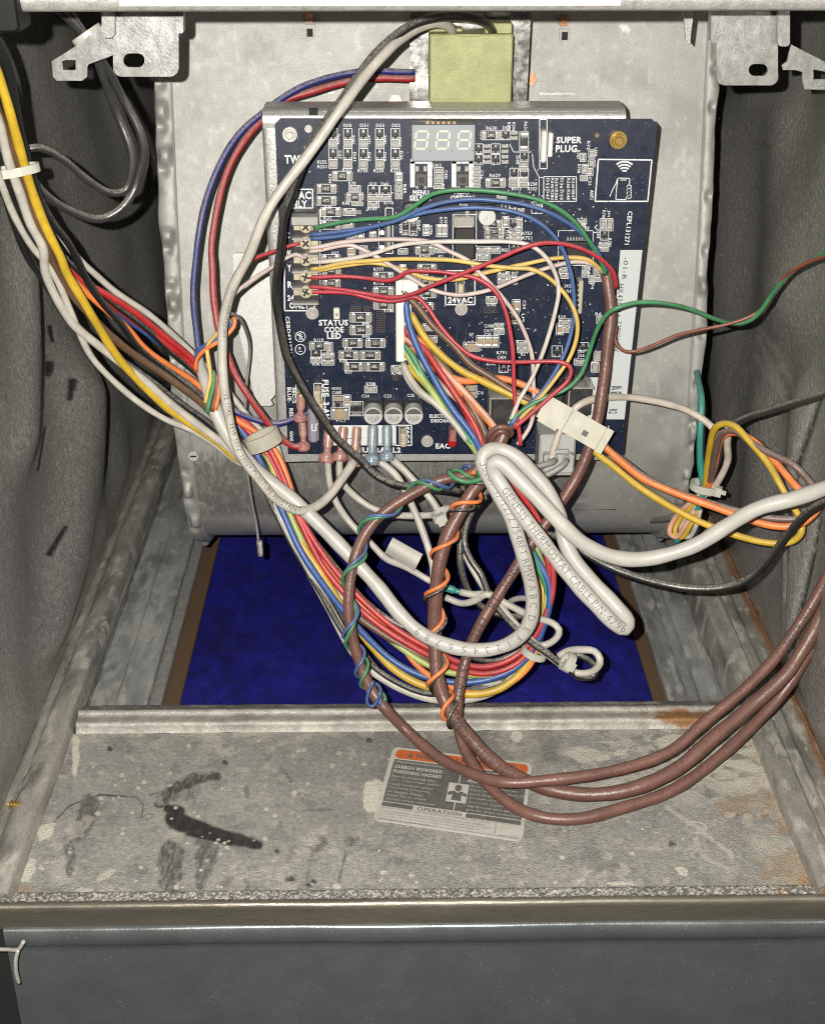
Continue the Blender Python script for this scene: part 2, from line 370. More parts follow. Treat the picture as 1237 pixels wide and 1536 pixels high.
    flake = np.maximum(flake, sstep(.5, .72, fbm(X*110, Y*110, 4, 77))*sstep(1150, 1085, V+(n2-.5)*40)*.5*sstep(520, 380, U))
    flake = np.maximum(flake, sstep(.48, .7, fbm(X*110, Y*110, 4, 78))*sstep(1118, 1080, V+(n2-.5)*25)*.6)
    tl = seg_sdf(U, V, [(1000, 1210), (1030, 1232), (1045, 1240), (1070, 1262), (1095, 1280), (1098, 1290)], [1.6]*6)+(n1-.5)*3
    flake = np.maximum(flake, sstep(3, -1, tl+(n3-.5)*6)*.55)
    ring = np.abs(np.hypot((U-1043)/14, (V-1241)/8)-1)*9-1.2
    flake = np.maximum(flake, sstep(2.0, -.5, ring+(n1-.5)*8)*.55)
    tide = np.abs(V-1268-60*(1-sstep(840, 960, U))+(n2-.5)*26+(U-960)*.0-sstep(1000, 1120, U)*40)
    flake = np.maximum(flake, sstep(9, 0, tide)*sstep(830, 870, U)*sstep(1150, 1040, U)*.5*sstep(.35, .6, n1))
    edge = sstep(95, 5, (1237-(1310-V)*.36)-U+(n2-.5)*90)     # right margin, pale and rusty film
    flake = np.maximum(flake, edge*sstep(.42, .56, fbm(X*120, Y*120, 5, 57))*.85)
    rust = np.zeros_like(X)
    rust = np.maximum(rust, sstep(1.15, .55, np.hypot((U-1022)/50, (V-1079)/11)+(n1-.5)*1.3)*.95)
    rust = np.maximum(rust, sstep(1.1, .5, np.hypot((U-1110)/40, (V-1206)/22)+(n1-.5)*1.6)*.35)
    rust = np.maximum(rust, edge*sstep(.44, .60, fbm(X*150, Y*150, 5, 55))*.9*sstep(1150, 1230, V))
    rust = np.maximum(rust, sstep(1.2, .5, np.hypot((U-1180)/50, (V-1300)/22)+(n1-.5)*1.6)*.35)
    rust = np.maximum(rust, sstep(1.2, .4, np.hypot((U-28)/22, (V-1333)/10)+(n1-.5)*1.2)*.5)
    flake = np.maximum(flake, sstep(.60, .66, fbm(X*170, Y*170, 5, 131))*.32*sstep(.45, .6, n2))      # small pale worn patches
    wipe = np.maximum(wipe, sstep(.60, .68, fbm(X*130, Y*130, 5, 141))*.2)
    spk = vnoise(X*1100, Y*1100, 151); wipe = np.maximum(wipe, sstep(.93, .97, spk)*.7*sstep(.4, .6, n2))
    corner = sstep(26, 0, U-(75+(1330-V)*.0+(1345-V)*.18*0)+(n2-.5)*40)*0
    rust = np.maximum(rust, sstep(.52, .66, fbm(X*180, Y*180, 5, 161))*sstep(1060, 1180, U+(n2-.5)*120)*.45)
    Z += flake*.00028*(n1*.6+.4)-np.minimum(wipe, .6)*.0001+(n3-.5)*.00022
    # gritty gasket bead along the front
    g = sstep(.0044, .002, Y)*(.0007+.0014*fbm(X*1500, Y*1500, 2, 4)); Z += g
    P = np.stack([X, Y, Z], -1)
    wear_shade = np.stack([wipe, flake, rust], -1)
    grit = sstep(.0046, .0026, Y)
    gr = vnoise(X*1400, Y*1400, 91)
    wear_shade[..., 0] = np.maximum(wear_shade[..., 0]*(1-grit), grit*(gr < .45)*.60); wear_shade[..., 1] = np.maximum(wear_shade[..., 1]*(1-grit), grit*(gr > .66)*.5)
    return struct(gridmesh('shelf_deck', P, 'deck', wear_shade))
deck()
# ---- lip at the back of the deck
def lip():
    prof = [(.1195, .0), (.1205, .0015), (.1212, .0045), (.1222, .0052), (.128, .0050), (.1296, .0068), (.1312, .0068), (.1325, .0045), (.1400, .0030), (.1412, .0022), (.1415, -.03)]
    prof = dens(prof, .0012); xs = np.linspace(Pz(122, 1066, .004).x, Pz(1152, 1062, .004).x, 420)
    P = np.zeros((len(prof), len(xs), 3))
    for i, (y, z) in enumerate(prof): P[i, :, 0] = xs; P[i, :, 1] = y; P[i, :, 2] = z
    P[..., 2] += (fbm(P[..., 0]*90, P[..., 1]*300, 3, 6)-.5)*.0007
    U, V = project(P); n = fbm(P[..., 0]*200, P[..., 1]*400, 4, 8)
    w = np.zeros(P.shape)
    w[..., 1] = sstep(.5, .75, n)*.35
    w[..., 0] = sstep(.1322, .134, P[..., 1])*.7  # back face of the lip dimmed, its shade painted into the colour
    w[..., 2] = sstep(1.15, .5, np.hypot((U-1020)/55, (V-1076)/14)+(n-.5)*1.4)*.95
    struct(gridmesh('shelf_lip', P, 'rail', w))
lip()
# ---- front flange of the deck: rolled edge, tan metal drop
def flange():
    prof = dens([(.002, -.0002), (-.001, .0008), (-.003, .0014), (-.0048, .001), (-.0058, -.0006), (-.0060, -.0115), (-.0045, -.0125), (.004, -.0125)], .0012)
    xs = np.linspace(XL-.03, XR+.03, 500)
    P = np.zeros((len(prof), len(xs), 3))
    for i, (y, z) in enumerate(prof): P[i, :, 0] = xs; P[i, :, 1] = y; P[i, :, 2] = z
    P[..., 1] += (fbm(P[..., 0]*25, P[..., 2]*40, 3, 2)-.5)*.0007
    struct(gridmesh('shelf_flange', P, 'brass_lip'))
flange()
# ---- lower panel below the deck
mb = MB()
ztop = Py(600, 1389, -.0075).z
mb2 = dens([(.004, ztop-.002), (.0, ztop), (-.006, ztop), (-.0075, ztop-.001), (-.0078, ztop-.009), (-.0070, ztop-.0098), (-.0062, ztop-.011), (-.0060, -.20)], .003)
xs = np.linspace(Py(14, 1440, -.007).x, XR+.03, 300)
P = np.zeros((len(mb2), len(xs), 3))
for i, (y, z) in enumerate(mb2): P[i, :, 0] = xs; P[i, :, 1] = y; P[i, :, 2] = z
P[..., 1] += (fbm(P[..., 0]*14, P[..., 2]*14, 3, 12)-.5)*.0016
struct(gridmesh('lower_panel', P, 'lower'))
mb = MB(); mb.box((0, .012, -.1), .5, .002, .17); mb.build('lower_backing', 'dark')['kind'] = 'structure'
# ---- rails and strips running back beside the filter (extruded along the depth)
def sweep(name, prof, y0, y1, m, amp=.0006, seed=1, rustv=None, ny=220):
    prof = dens(prof, .0012); P = extrude_y(prof, y0, y1, ny)
    n = fbm(P[..., 0]*120+P[..., 2]*90, P[..., 1]*40, 4, seed)
    P[..., 2] += (n-.5)*amp*2; P[..., 0] += (fbm(P[..., 1]*30, P[..., 0]*10, 3, seed+5)-.5)*amp*1.5
    w = np.zeros(P.shape); n2 = fbm(P[..., 0]*300, P[..., 1]*110, 4, seed+9)
    w[..., 1] = sstep(.58, .72, n2)*.8; w[..., 0] = sstep(.42, .28, n)*.5
    if rustv is not None: w[..., 2] = rustv(P, n2)
    return struct(gridmesh(name, P, m, w))
xw0 = XL; a = X1051(81, .006); b = X1051(119, .006); c = X1051(136, -.012)
sweep('side_rail', [(xw0, .001), (xw0+.002, .0025), (a-.001, .003), (a+.001, .0065), (a+.004, .0078), (b-.004, .0078), (b-.001, .0065), (b, .003), (b+.0005, .0)], -.004, .60, 'rail', .0007, 1)
sweep('side_rail', [(b+.0005, .001), (b+.0008, -.004), (c-.001, -.0045), (c, -.012)], .116, .60, 'strip', .0002, 3)
def st(u0, u1, z0, z1, m, seed, ridge=None):
    x0 = X1051(u0, z0); x1 = X1051(u1, z1); pr = [(x0, z0-.004), (x0+.0002, z0)]
    if ridge: pr += [(x0+(x1-x0)*.46, z0), (x0+(x1-x0)*.48, z0+.0022), (x0+(x1-x0)*.54, z0+.0022), (x0+(x1-x0)*.58, z0+.0004)]
    pr += [(x1-.0002, z1), (x1, z1-.004)]
    sweep('floor_strip', pr, .13, .62, m, .0005, seed)
st(136, 222, -.012, -.012, 'strip', 11, True)
st(222, 243, -.018, -.018, 'galv', 15)
st(1002, 1052, -.018, -.018, 'strip', 17, True)
st(1052, 1112, -.012, -.012, 'strip', 18, True)
ar = X1051(1112, .006); br = X1051(1172, .006)
crease = lambda P, n2: sstep(.004, .0, np.abs(P[..., 0]-(XR-.0015))+(n2-.5)*.004)*.9
sweep('side_rail', [(ar-.001, -.012), (ar, .001), (ar+.001, .006), (ar+.003, .007), (ar+.012, .0065), (ar+.013, .0035), (br-.002, .004), (br, .0015), (XR, .001)], -.004, .60, 'rail', .0007, 23, crease)
# ---- side walls lined with dark foil
def wall(name, x, sgn, seed):
    ny, nz = 520, 420
    Y, Z = np.meshgrid(np.linspace(-.10, .62, ny), np.linspace(0, .47, nz))
    n = fbm(Y*9+Z*3, Z*3.2, 3, seed); fold = fbm(Y*10+.8*Z, Z*3, 2, seed+4)
    U, V = project(np.stack([np.full_like(Y, x), Y, Z], -1))
    d = (fold-.5)*.022+(n-.5)*.008+(fbm(Y*420, Z*420, 2, seed+2)-.5)*.00035
    def bulge(pts, wd, amp):
        vv = np.array([p[1] for p in pts], float); uu = np.array([p[0] for p in pts], float)
        c = np.interp(V, vv, uu); return amp*np.exp(-((U-c)/wd)**2)*sstep(vv[0]-60, vv[0]+60, V)*sstep(vv[-1]+60, vv[-1]-60, V)
    if sgn > 0: d = d+bulge([(190, 60), (185, 350), (205, 560)], 42, .017)+bulge([(112, 540), (104, 760), (78, 1000)], 24, .015)+bulge([(178, 640), (168, 860)], 16, .009)+bulge([(30, 300), (20, 700)], 22, .009)
    else: d = d+bulge([(1080, 150), (1090, 500), (1096, 720)], 30, .010)+bulge([(1170, 130), (1180, 480)], 34, .010)+bulge([(1160, 560), (1150, 820)], 26, .008)+bulge([(1215, 560), (1200, 1000)], 18, .007)
    d = d*sstep(0, .03, Z)
    w = np.zeros(Y.shape+(3,)); X = x+sgn*d
    n1 = fbm(Y*200, Z*200, 3, seed+7)
    if sgn > 0:      # left wall: small dark tears
        for pts, wd in (([(45, 437), (38, 470), (30, 520)], [1.2, 1.8, .4]), ([(80, 490), (83, 512)], [2, 1]), ([(80, 545), (78, 562)], [3.5, 2.2]), ([(93, 570), (90, 600)], [2, .9]), ([(72, 640), (60, 705)], [.9, 1.6]), ([(141, 610), (144, 632)], [1.6, 1]), ([(84, 790), (72, 832)], [1, 2])):
            dd = seg_sdf(U, V, pts, wd); w[..., 0] = np.maximum(w[..., 0], sstep(1.5, -.5, dd)*.9); X -= sstep(3, -1, dd)*.0006
        for pts in ([(50, 990), (57, 1030)], [(71, 1000), (58, 1028)]):
            w[..., 1] = np.maximum(w[..., 1], sstep(1, -.3, seg_sdf(U, V, pts, [.5, .5]))*.5)
        w[..., 0] = np.maximum(w[..., 0], sstep(185, 178, U)*0)
    else:            # right wall: long creases and pale scuffs
        for pts in ([(1150, 495), (1180, 535)], [(1145, 505), (1165, 545), (1190, 590)], [(1145, 535), (1175, 570), (1190, 600)], [(1180, 545), (1203, 580), (1208, 592)]):
            w[..., 1] = np.maximum(w[..., 1], sstep(4, -1, seg_sdf(U, V, pts, [2]*len(pts))+(n1-.5)*7)*.75)
        for (pts, k) in (([(1133, 500), (1115, 640)], .5), ([(1138, 590), (1110, 800)], .5), ([(1122, 500), (1098, 640)], .45), ([(1160, 620), (1140, 760)], .5), ([(1195, 640), (1185, 720)], .6), ([(1150, 860), (1170, 1000)], .4), ([(1165, 840), (1195, 900)], .6), ([(1100, 560), (1090, 640)], .4)):
            dd = seg_sdf(U, V, pts, [.4]*2)+(n1-.5)*1.5
            w[..., 1] = np.maximum(w[..., 1], sstep(1.2, -.3, dd)*k)
        for pts in ([(1237, 600), (1205, 760), (1196, 900)], [(1215, 700), (1190, 980)], [(1237, 780), (1200, 1020)]):
            dd = seg_sdf(U, V, pts, [1.2]*len(pts)); w[..., 0] = np.maximum(w[..., 0], sstep(2, -.5, dd)*.8); X += sstep(6, -1, dd)*.002
        w[..., 2] = sstep(.006, .0, Z+(n1-.5)*.008)*.9
    w[..., 1] = np.maximum(w[..., 1], sstep(.70, .80, vnoise(Y*700, Z*700, seed+40))*sstep(.45, .62, fbm(Y*20, Z*20, 3, seed+50))*.6)  # more pale specks, foil sparkle painted as colour
    P = np.stack([X, Y, Z], -1)
    return struct(gridmesh(name, P, 'wall', w, flip=(sgn > 0)))
wall('cabinet_wall', XL, 1, 3); wall('cabinet_wall', XR, -1, 60)
mb = MB(); mb.box((0, .63, .2), .42, .004, .56); struct(mb.build('cabinet_back', 'wall'))
mb = MB(); mb.box((0, .27, .482), .42, .75, .004); struct(mb.build('cabinet_ceiling', 'wall'))
mb = MB(); mb.box((0, .37, -.05), .42, .52, .004); struct(mb.build('cabinet_floor', 'dark'))
mb = MB(); mb.box((XL-.012, .1, -.1), .02, .3, .2); struct(mb.build('cabinet_side_panel', 'wall'))
# far-left wall section next to the blower stands proud (a darker liner panel with a straight edge)
# ---- air filter: blue media, card frame
root = thing('air_filter', 'flat deep blue air filter with brown cardboard edge below the blower', 'air filter', (0, .35, -.03))
xl = X1051(243, -.024); xr = X1051(1004, -.024); xbl = X1051(272, -.026); xbr = X1051(978, -.026)
P = np.zeros((140, 160, 3)); P[..., 0], P[..., 1] = np.meshgrid(np.linspace(xbl-.002, xbr+.002, 160), np.linspace(.13, .60, 140)); P[..., 2] = -.026+(fbm(P[..., 0]*60, P[..., 1]*60, 4, 5)-.5)*.0012
gridmesh('filter_media', P, 'filter', None, root)
mb = MB(); mb.box(((xl+xbl)/2, .365, -.026), xbl-xl, .47, .004); mb.build('card_edge', 'card', root)
mb = MB(); mb.box(((xr+xbr)/2, .365, -.026), xr-xbr, .47, .004); mb.build('card_edge', 'card', root)

# ================================================================== BLOWER HOUSING
hb = thing('blower_housing', 'grey galvanised scroll blower housing with crimped side edges', 'blower', (0, .34, .01))
HP = catmull([(0, .330, .47), (0, .300, .40), (0, .281, .345), (0, .270, .30), (0, .252, .23), (0, .241, .17), (0, .2375, .136), (0, .239, .10), (0, .245, .072), (0, .256, .049), (0, .276, .032), (0, .308, .0205), (0, .35, .017), (0, .42, .024)], .0016)[:, 1:]
hx0 = Py(272, 350, .262).x; hx1 = Py(1040, 350, .262).x
def houseface():
    xs = np.linspace(hx0, hx1, 620); n = len(HP)
    P = np.zeros((n, 620, 3)); P[..., 0] = xs[None, :]; P[..., 1] = HP[:, 0][:, None]; P[..., 2] = HP[:, 1][:, None]
    U, V = project(P); n1 = fbm(P[..., 0]*60, P[..., 2]*60, 4, 71); n2 = fbm(P[..., 0]*260, P[..., 2]*260, 4, 73)
    P[..., 1] += (fbm(P[..., 0]*12, P[..., 2]*12, 3, 70)-.5)*.003
    P[..., 1] -= .004*np.exp(-((U-1000)/70)**2-((V-640)/60)**2)*fbm(P[..., 0]*50, P[..., 2]*50, 2, 75)   # dents low right
    w = np.zeros(P.shape)
    w[..., 0] = sstep(.45, .8, n1)*.35+sstep(676, 700, V)*sstep(778, 766, V)*(.6+.4*sstep(.3, .7, vnoise(P[..., 0]*1400, P[..., 2]*260, 78)))*.8*sstep(890, 850, U+(n2-.5)*40)+sstep(600, 700, V)*sstep(790, 740, V)*sstep(420, 340, U)*sstep(.25, .8, vnoise(P[..., 0]*900, P[..., 2]*300, 79))*.7  # bare metal below the board, its dark reflection painted in; brushed streaks at left
    w[..., 1] = sstep(.62, .8, n2)*.25
    ch = sstep(1.1, .8, np.hypot((U-(937+(V-43)*.7))/7, (V-43)/7)); w[..., 1] = np.maximum(w[..., 1], ch)
    for pts in ([(905, 90), (905, 112)], [(905, 103), (800, 103)]):
        w[..., 0] = np.maximum(w[..., 0], sstep(1.2, -.4, seg_sdf(U, V, pts, [.4, .4]))*.5)
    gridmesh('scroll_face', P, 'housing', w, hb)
houseface()
def crimp(xa, xb, seed):
    m = 26; n = len(HP); t = np.linspace(0, 1, m)
    P = np.zeros((n, m, 3)); s = np.arange(n)*.0016
    outer = xb+(fbm(s*40, s*0, 3, seed)-.5)*.004
    P[..., 0] = xa+(outer-xa)[:, None]*t[None, :]
    hgt = .0015*np.sin(np.pi*np.clip(t*1.05, 0, 1))**.5
    T = np.gradient(HP, axis=0); T /= np.linalg.norm(T, axis=1)[:, None]; Nn = np.stack([T[:, 1], -T[:, 0]], 1)
    Nn *= np.sign((Nn @ np.array([-1., .25])))[:, None]
    h = .0025+hgt[None, :]+np.zeros((n, 1))
    rng = random.Random(seed); k = .02
    while k < s[-1]:
        L = rng.uniform(.004, .010); wgt = rng.choice([.0, .6, 1, 1, 1.3]); c = rng.uniform(.3, .7)
        h = h+wgt*.0030*np.exp(-((s-k)/L*1.9)**4)[:, None]*np.exp(-((t-c)/.33)**4)[None, :]
        if rng.random() < .6: h = h-.0022*np.exp(-((s-k-L*.95)/.0022)**2)[:, None]*np.exp(-((t-.6)/.3)**2)[None, :]
        k += L*2+rng.uniform(.0, .014)
    h[:, -1] = -.006; h[:, 0] = 0
    P[..., 1] = HP[:, 0][:, None]+Nn[:, 0][:, None]*h; P[..., 2] = HP[:, 1][:, None]+Nn[:, 1][:, None]*h
    w = np.zeros(P.shape); w[..., 0] = sstep(.5, .8, fbm(P[..., 2]*150, P[..., 0]*150, 3, seed))*.5
    w[:, :2, 1] = .6
    gridmesh('crimped_edge', P, 'housing', w, hb)
crimp(hx0+.0006, Py(246, 330, .262).x, 4); crimp(hx1-.0006, Py(1060, 330, .262).x, 9)
for xx in (hx0-.007, hx1+.005):          # side plates of the scroll
    mb = MB(); pr = [(y+.003, z) for y, z in HP[::6]]+[(.56, .05), (.58, .2), (.56, .46)]
    mb.poly_extrude([(xx, y, z) for y, z in pr], [], (.0012, 0, 0)); mb.build('side_plate', 'galv', hb)
def hsurf(u, v):           # point of the housing face under a photograph pixel
    lo, hi = .2, .5
    for _ in range(40):
        y = (lo+hi)/2; p = Py(u, v, y); yy = np.interp(p.z, HP[::-1, 1][np.argsort(HP[::-1, 1])] if False else np.sort(HP[HP[:, 0] < .309][:, 1]), HP[HP[:, 0] < .309][np.argsort(HP[HP[:, 0] < .309][:, 1])][:, 0])
        if y < yy: lo = y
        else: hi = y
    return Py(u, v, lo)
for (u, v) in ((464, 27), (845, 32)):    # hex screws and punched tabs on top
    p = hsurf(u, v); mb = MB(); mb.cyl(p+Vector((0, .002, 0)), p+Vector((0, -.0035, .001)), .0032, 6, smooth=False); mb.cyl(p+Vector((0, -.0035, .001)), p+Vector((0, -.0045, .0012)), .0018, 8)
    mb.build('hex_screw', 'copper', hb)
    q = hsurf(u+1, v+20); mb = MB(); mb.box(q+Vector((0, -.0008, 0)), .0055, .0014, .0065, 0); mb.box(q+Vector((0, -.0018, -.0004)), .0030, .0012, .0038, 1); mb.build('punched_tab', ['housing', 'dark'], hb)
for (u, v) in ((593, 153), (794, 120)):
    p = hsurf(u, v); mb = MB(); mb.cyl(p+Vector((0, .002, 0)), p+Vector((0, -.004, .001)), .0034, 6, smooth=False); mb.build('hex_screw', 'copper', hb)
for (u, v) in ((475, 138), (835, 140)):
    p = hsurf(u, v); mb = MB(); mb.box(p+Vector((0, -.0004, 0)), px2m(54, p), .0012, .0014); mb.build('pressed_slot', 'bright', hb)
p = hsurf(892, 763); mb = MB(); mb.box(p, px2m(64, p), .0012, .0010); mb.build('pressed_slot', 'dark', hb)
p = hsurf(292, 682); mb = MB(); mb.cyl(p+Vector((0, .004, 0)), p+Vector((0, -.0045, .001)), .0028, 10); mb.box(p+Vector((0, -.0046, .001)), .0035, .0006, .0008, 1); mb.build('hex_screw', ['steel', 'dark'], hb)

# ================================================================== TOP BAR, BRACKETS
bar = thing('top_rail', 'bright metal rail across the top of the compartment with a cream sticker', 'rail', (0, .06, .36))
zb = Py(600, 17, .05).z
mb = MB(); P = dens([(.054, zb+.0005), (.05, zb), (.048, zb+.001), (.047, zb+.004), (.047, zb+.03), (.09, zb+.031)], .002)
xs = np.linspace(XL+.001, XR-.001, 200); Q = np.zeros((len(P), 200, 3))
for i, (y, z) in enumerate(P): Q[i, :, 0] = xs; Q[i, :, 1] = y; Q[i, :, 2] = z
gridmesh('rail_body', Q, 'galv', None, bar)
x0 = Py(180, 5, .0465).x; x1 = Py(930, 5, .0465).x
mb = MB(); mb.box(((x0+x1)/2, .0464, zb+.015), x1-x0, .0006, .0255); mb.build('sticker', 'cream', bar)
def rr(u0, v0, u1, v1, r, y, k=6, corners=(1, 1, 1, 1)):
    pts = []
    for (cx, cy, a0, on) in ((u0+r, v0+r, 180, corners[0]), (u1-r, v0+r, 270, corners[1]), (u1-r, v1-r, 0, corners[2]), (u0+r, v1-r, 90, corners[3])):
        if on:
            for i in range(k+1):
                a_ = math.radians(a0+90*i/k); pts.append(Py(cx+r*math.cos(a_), cy+r*math.sin(a_), y))
        else:
            ex = u0 if cx == u0+r else u1; ey = v0 if cy == v0+r else v1; pts.append(Py(ex, ey, y))
    return pts
br_ = thing('mounting_bracket', 'bright zinc bracket plate with oval slot at upper left, beside hooked tab', 'bracket', Py(215, 60, .13))
mb = MB(); mb.poly_extrude(rr(170, -30, 268, 115, 13, .13, corners=(0, 0, 1, 1)), [rr(185, 80, 217, 101, 10, .13)], (0, .0014, 0)); mb.build('plate', 'zinc', br_)
mb = MB(); mb.poly_extrude(rr(155, -20, 174, 55, 6, .128, corners=(0, 0, 1, 1)), [], (0, -.003, 0)); mb.build('folded_side', 'zinc', br_); mb = MB(); mb.poly_extrude(rr(264, -20, 275, 50, 3, .128, corners=(0, 0, 1, 1)), [], (0, .006, 0)); mb.build('folded_side', 'zinc', br_)
mb = MB(); mb.poly_extrude([Py(a_, b_, .145) for a_, b_ in ((78, 92), (119, 66), (150, 40), (175, 30), (175, 80), (162, 86), (134, 96), (131, 100), (131, 115), (124, 121), (85, 121), (80, 115))], [[Py(a_, b_, .145) for a_, b_ in ((93, 92), (99, 90), (114, 90), (114, 105), (95, 105))]], (0, .0014, 0)); mb.build('hooked_tab', 'zinc', br_)
br_ = thing('mounting_bracket', 'bright zinc bracket plate with oval slot at upper right corner, near bare right wall', 'bracket', Py(1130, 70, .13))
mb = MB(); mb.poly_extrude(rr(1074, -30, 1166, 128, 12, .13, corners=(0, 0, 1, 1)), [rr(1122, 96, 1151, 114, 9, .13)], (0, .0014, 0)); mb.build('plate', 'zinc', br_)
mb = MB(); mb.poly_extrude(rr(1163, -20, 1181, 68, 6, .128, corners=(0, 0, 1, 1)), [], (0, -.003, 0)); mb.build('folded_side', 'zinc', br_); mb = MB(); mb.poly_extrude(rr(1066, -20, 1077, 64, 3, .128, corners=(0, 0, 1, 1)), [], (0, .006, 0)); mb.build('folded_side', 'zinc', br_)
mb = MB(); mb.poly_extrude([Py(a_, b_, .145) for a_, b_ in ((1186, 67), (1237, 93), (1270, 108), (1270, 135), (1206, 134), (1203, 122), (1203, 108), (1192, 105), (1174, 105), (1172, 98), (1180, 92))], [[Py(a_, b_, .145) for a_, b_ in ((1219, 104), (1250, 110), (1250, 119), (1219, 119))]], (0, .0014, 0)); mb.build('hooked_tab', 'zinc', br_)
mb = MB(); mb.poly_extrude([Py(a_, b_, .19) for a_, b_ in ((1022, -10), (1040, -10), (1040, 15), (1034, 66), (1028, 60))], [], (0, .0014, 0)); tag(mb.build('metal_tab', 'galv'), 'thin grey metal tab hanging down just left of the upper right bracket', 'tab')
mb = MB(); p = Py(0, 8, .05); mb.bbox(p, .016, .016, .016, .001); tag(mb.build('black_block', mat('black_plastic', (.006, .006, .006), .5, spec=.2)), 'black plastic block in the upper left corner', 'block')
# clip at lower left, screw on left rail
mb = MB(); C_ = catmull([Py(u, v, y) for u, v, y in ((-10, 1424, -.011), (10, 1424, -.013), (28, 1424, -.016), (36, 1412, -.016))], .001); tube_into(mb, C_, .0009, 8)
C_ = catmull([Py(u, v, y) for u, v, y in ((28, 1424, -.016), (24, 1440, -.017), (25, 1460, -.017), (29, 1474, -.016))], .001); tube_into(mb, C_, .0009, 8)
tag(mb.build('wire_clip', 'steel'), 'bright bent metal clip at the lower left edge of the dark panel', 'clip')
mb = MB(); p0 = Pz(12, 1206, .007); p1 = Pz(48, 1210, .006); ax = (p1-p0)
mb.cyl(p0, p1, .0011, 8)
for i in range(7):
    q = p0+ax*(.12+.12*i); mb.cyl(q, q+ax*.055, .0024-.0001*i, 10, r2=.0012)
tag(mb.build('sheet_screw', 'brass'), 'loose brass sheet metal screw tip poking out on the left rail', 'screw')
# transformer
tr = thing('transformer', 'olive yellow boxed transformer on a shiny plate above the circuit board', 'transformer', Py(704, 150, .235))
mb = MB(); mb.poly_extrude([Py(u, v, .236) for u, v in ((615, 18), (796, 18), (789, 168), (614, 168))], [], (0, .0016, 0)); mb.build('mounting_plate', 'plate', tr)
c0 = Py(706, 104, .212); W = px2m(124, c0); Hh = (Py(706, 52, .212)-Py(706, 157, .212)).length
mb = MB(); mb.bbox(c0+Vector((0, .010, 0)), W, .021, Hh, .0008); mb.build('coil_case', 'olive', tr)
mb = MB(); mb.bbox(Py(746, 41, .222), px2m(40, c0), .014, px2m(17, c0), .0005); mb.bbox(Py(668, 46, .226), px2m(50, c0), .010, px2m(10, c0), .0005); mb.build('top_block', 'olive', tr)
for u in (703, 701):
    v = 53 if u == 703 else 156
    mb = MB(); q = Py(u, v, .2115); mb.bbox(q, px2m(34, q), .0012, px2m(4, q), .0003); mb.build('clip_notch', 'olive', tr)
# ================================================================== LETTERING
_TC = {}
def text_mesh(s, bold=.018):
    k = (s, bold)
    if k in _TC: return _TC[k]
    cu = bpy.data.curves.new('t', 'FONT'); cu.body = s; cu.resolution_u = 2; cu.offset = bold; cu.space_character = 1.08
    ob = bpy.data.objects.new('t', cu); COL.objects.link(ob)
    bpy.context.view_layer.update()
    ev = ob.evaluated_get(bpy.context.evaluated_depsgraph_get()); me = ev.to_mesh()
    V = np.array([v.co[:2] for v in me.vertices]).reshape(-1, 2); Fc = [tuple(p.vertices) for p in me.polygons]
    ev.to_mesh_clear(); bpy.data.objects.remove(ob); bpy.data.curves.remove(cu)
    _TC[k] = (V, Fc); return _TC[k]
def flat_text(mb, s, u, v, w, h, y, rot=0, mi=0, bold=.018, off=.0003):     # fits a w x h pixel box centred on (u, v)
    V, Fc = text_mesh(s, bold)
    if len(V) == 0: return
    lo, hi = V.min(0), V.max(0); q = (V-(lo+hi)/2)/(hi-lo+1e-9)
    o = Py(u, v, y-off); sx = (Py(u+1, v, y-off)-o); sy = (Py(u, v-1, y-off)-o)
    ex = Vector((sx.length, 0, 0)); ez = Vector((0, 0, sy.length))
    a = math.radians(rot); ca, sa = math.cos(a), math.sin(a)
    pts = []
    for x, yy in q:
        X = x*w; Y = yy*h; pts.append(o+ex*(X*ca-Y*sa)+ez*(X*sa+Y*ca))
    mb.add(pts, Fc, mi)
# ================================================================== CONTROL BOARD
M['pcb'] = mat('navy_solder_mask', (.0055, .011, .030), .42, 0, var=.20, vscale=300, bump=.12, bscale=1500, spec=.5, fspeck=.22, rvar=.08, grain=.3, gscale=1300, updust=0)
M['silk'] = mat('white_silkscreen', (.66, .68, .68), .6, grain=.15)
M['tin'] = mat('tinned_metal', (.58, .56, .51), .27, .55, var=.2, vscale=900)
M['cbody'] = mat('black_component', (.022, .022, .022), .45, fspeck=.1)
M['tan'] = mat('tan_ceramic', (.36, .27, .17), .5)
M['greyc'] = mat('grey_part', (.34, .34, .31), .5, var=.1)
M['white_p'] = mat('white_plastic', (.72, .71, .66), .45, var=.04)
M['disp'] = mat('display_window', (.33, .355, .375), .25)
M['seg'] = mat('display_segment', (.56, .56, .46), .4)
M['redt'] = mat('clear_red_vinyl', (.50, .235, .205), .2, var=.45, vscale=420, alpha=.55, updust=.25, dustcol=(.6, .5, .46))
M['bluet'] = mat('clear_blue_vinyl', (.28, .37, .44), .22, var=.3, vscale=500, alpha=.62)
M['fuse'] = mat('violet_fuse', (.30, .28, .34), .2, alpha=.9)
M['black_p'] = mat('relay_black', (.03, .03, .032), .35, var=.2, vscale=300, dust=.1)
M['gold'] = mat('gold_via', (.35, .24, .15), .35, .7)
M['label'] = mat('pale_blue_label', (.50, .535, .535), .6, dust=.12)
M['ink'] = mat('black_ink', (.03, .03, .03), .6)
YB = .190
cb = thing('control_board', 'navy blue furnace control circuit board crowded with small components', 'circuit board', Py(690, 430, YB))
mb = MB()
tl_, tr_, br__, bl_ = Py(412, 178, YB), Py(986, 179, YB), Py(933, 681, YB), Py(432, 681, YB)
mb.poly_extrude([tl_+Vector((.0025, 0, 0)), tr_-Vector((.0025, 0, 0)), tr_+Vector((0, 0, -.0025)), br__, bl_, tl_+Vector((0, 0, -.0025))], [], (0, .0016, 0))
mb.build('circuit_board', 'pcb', cb)
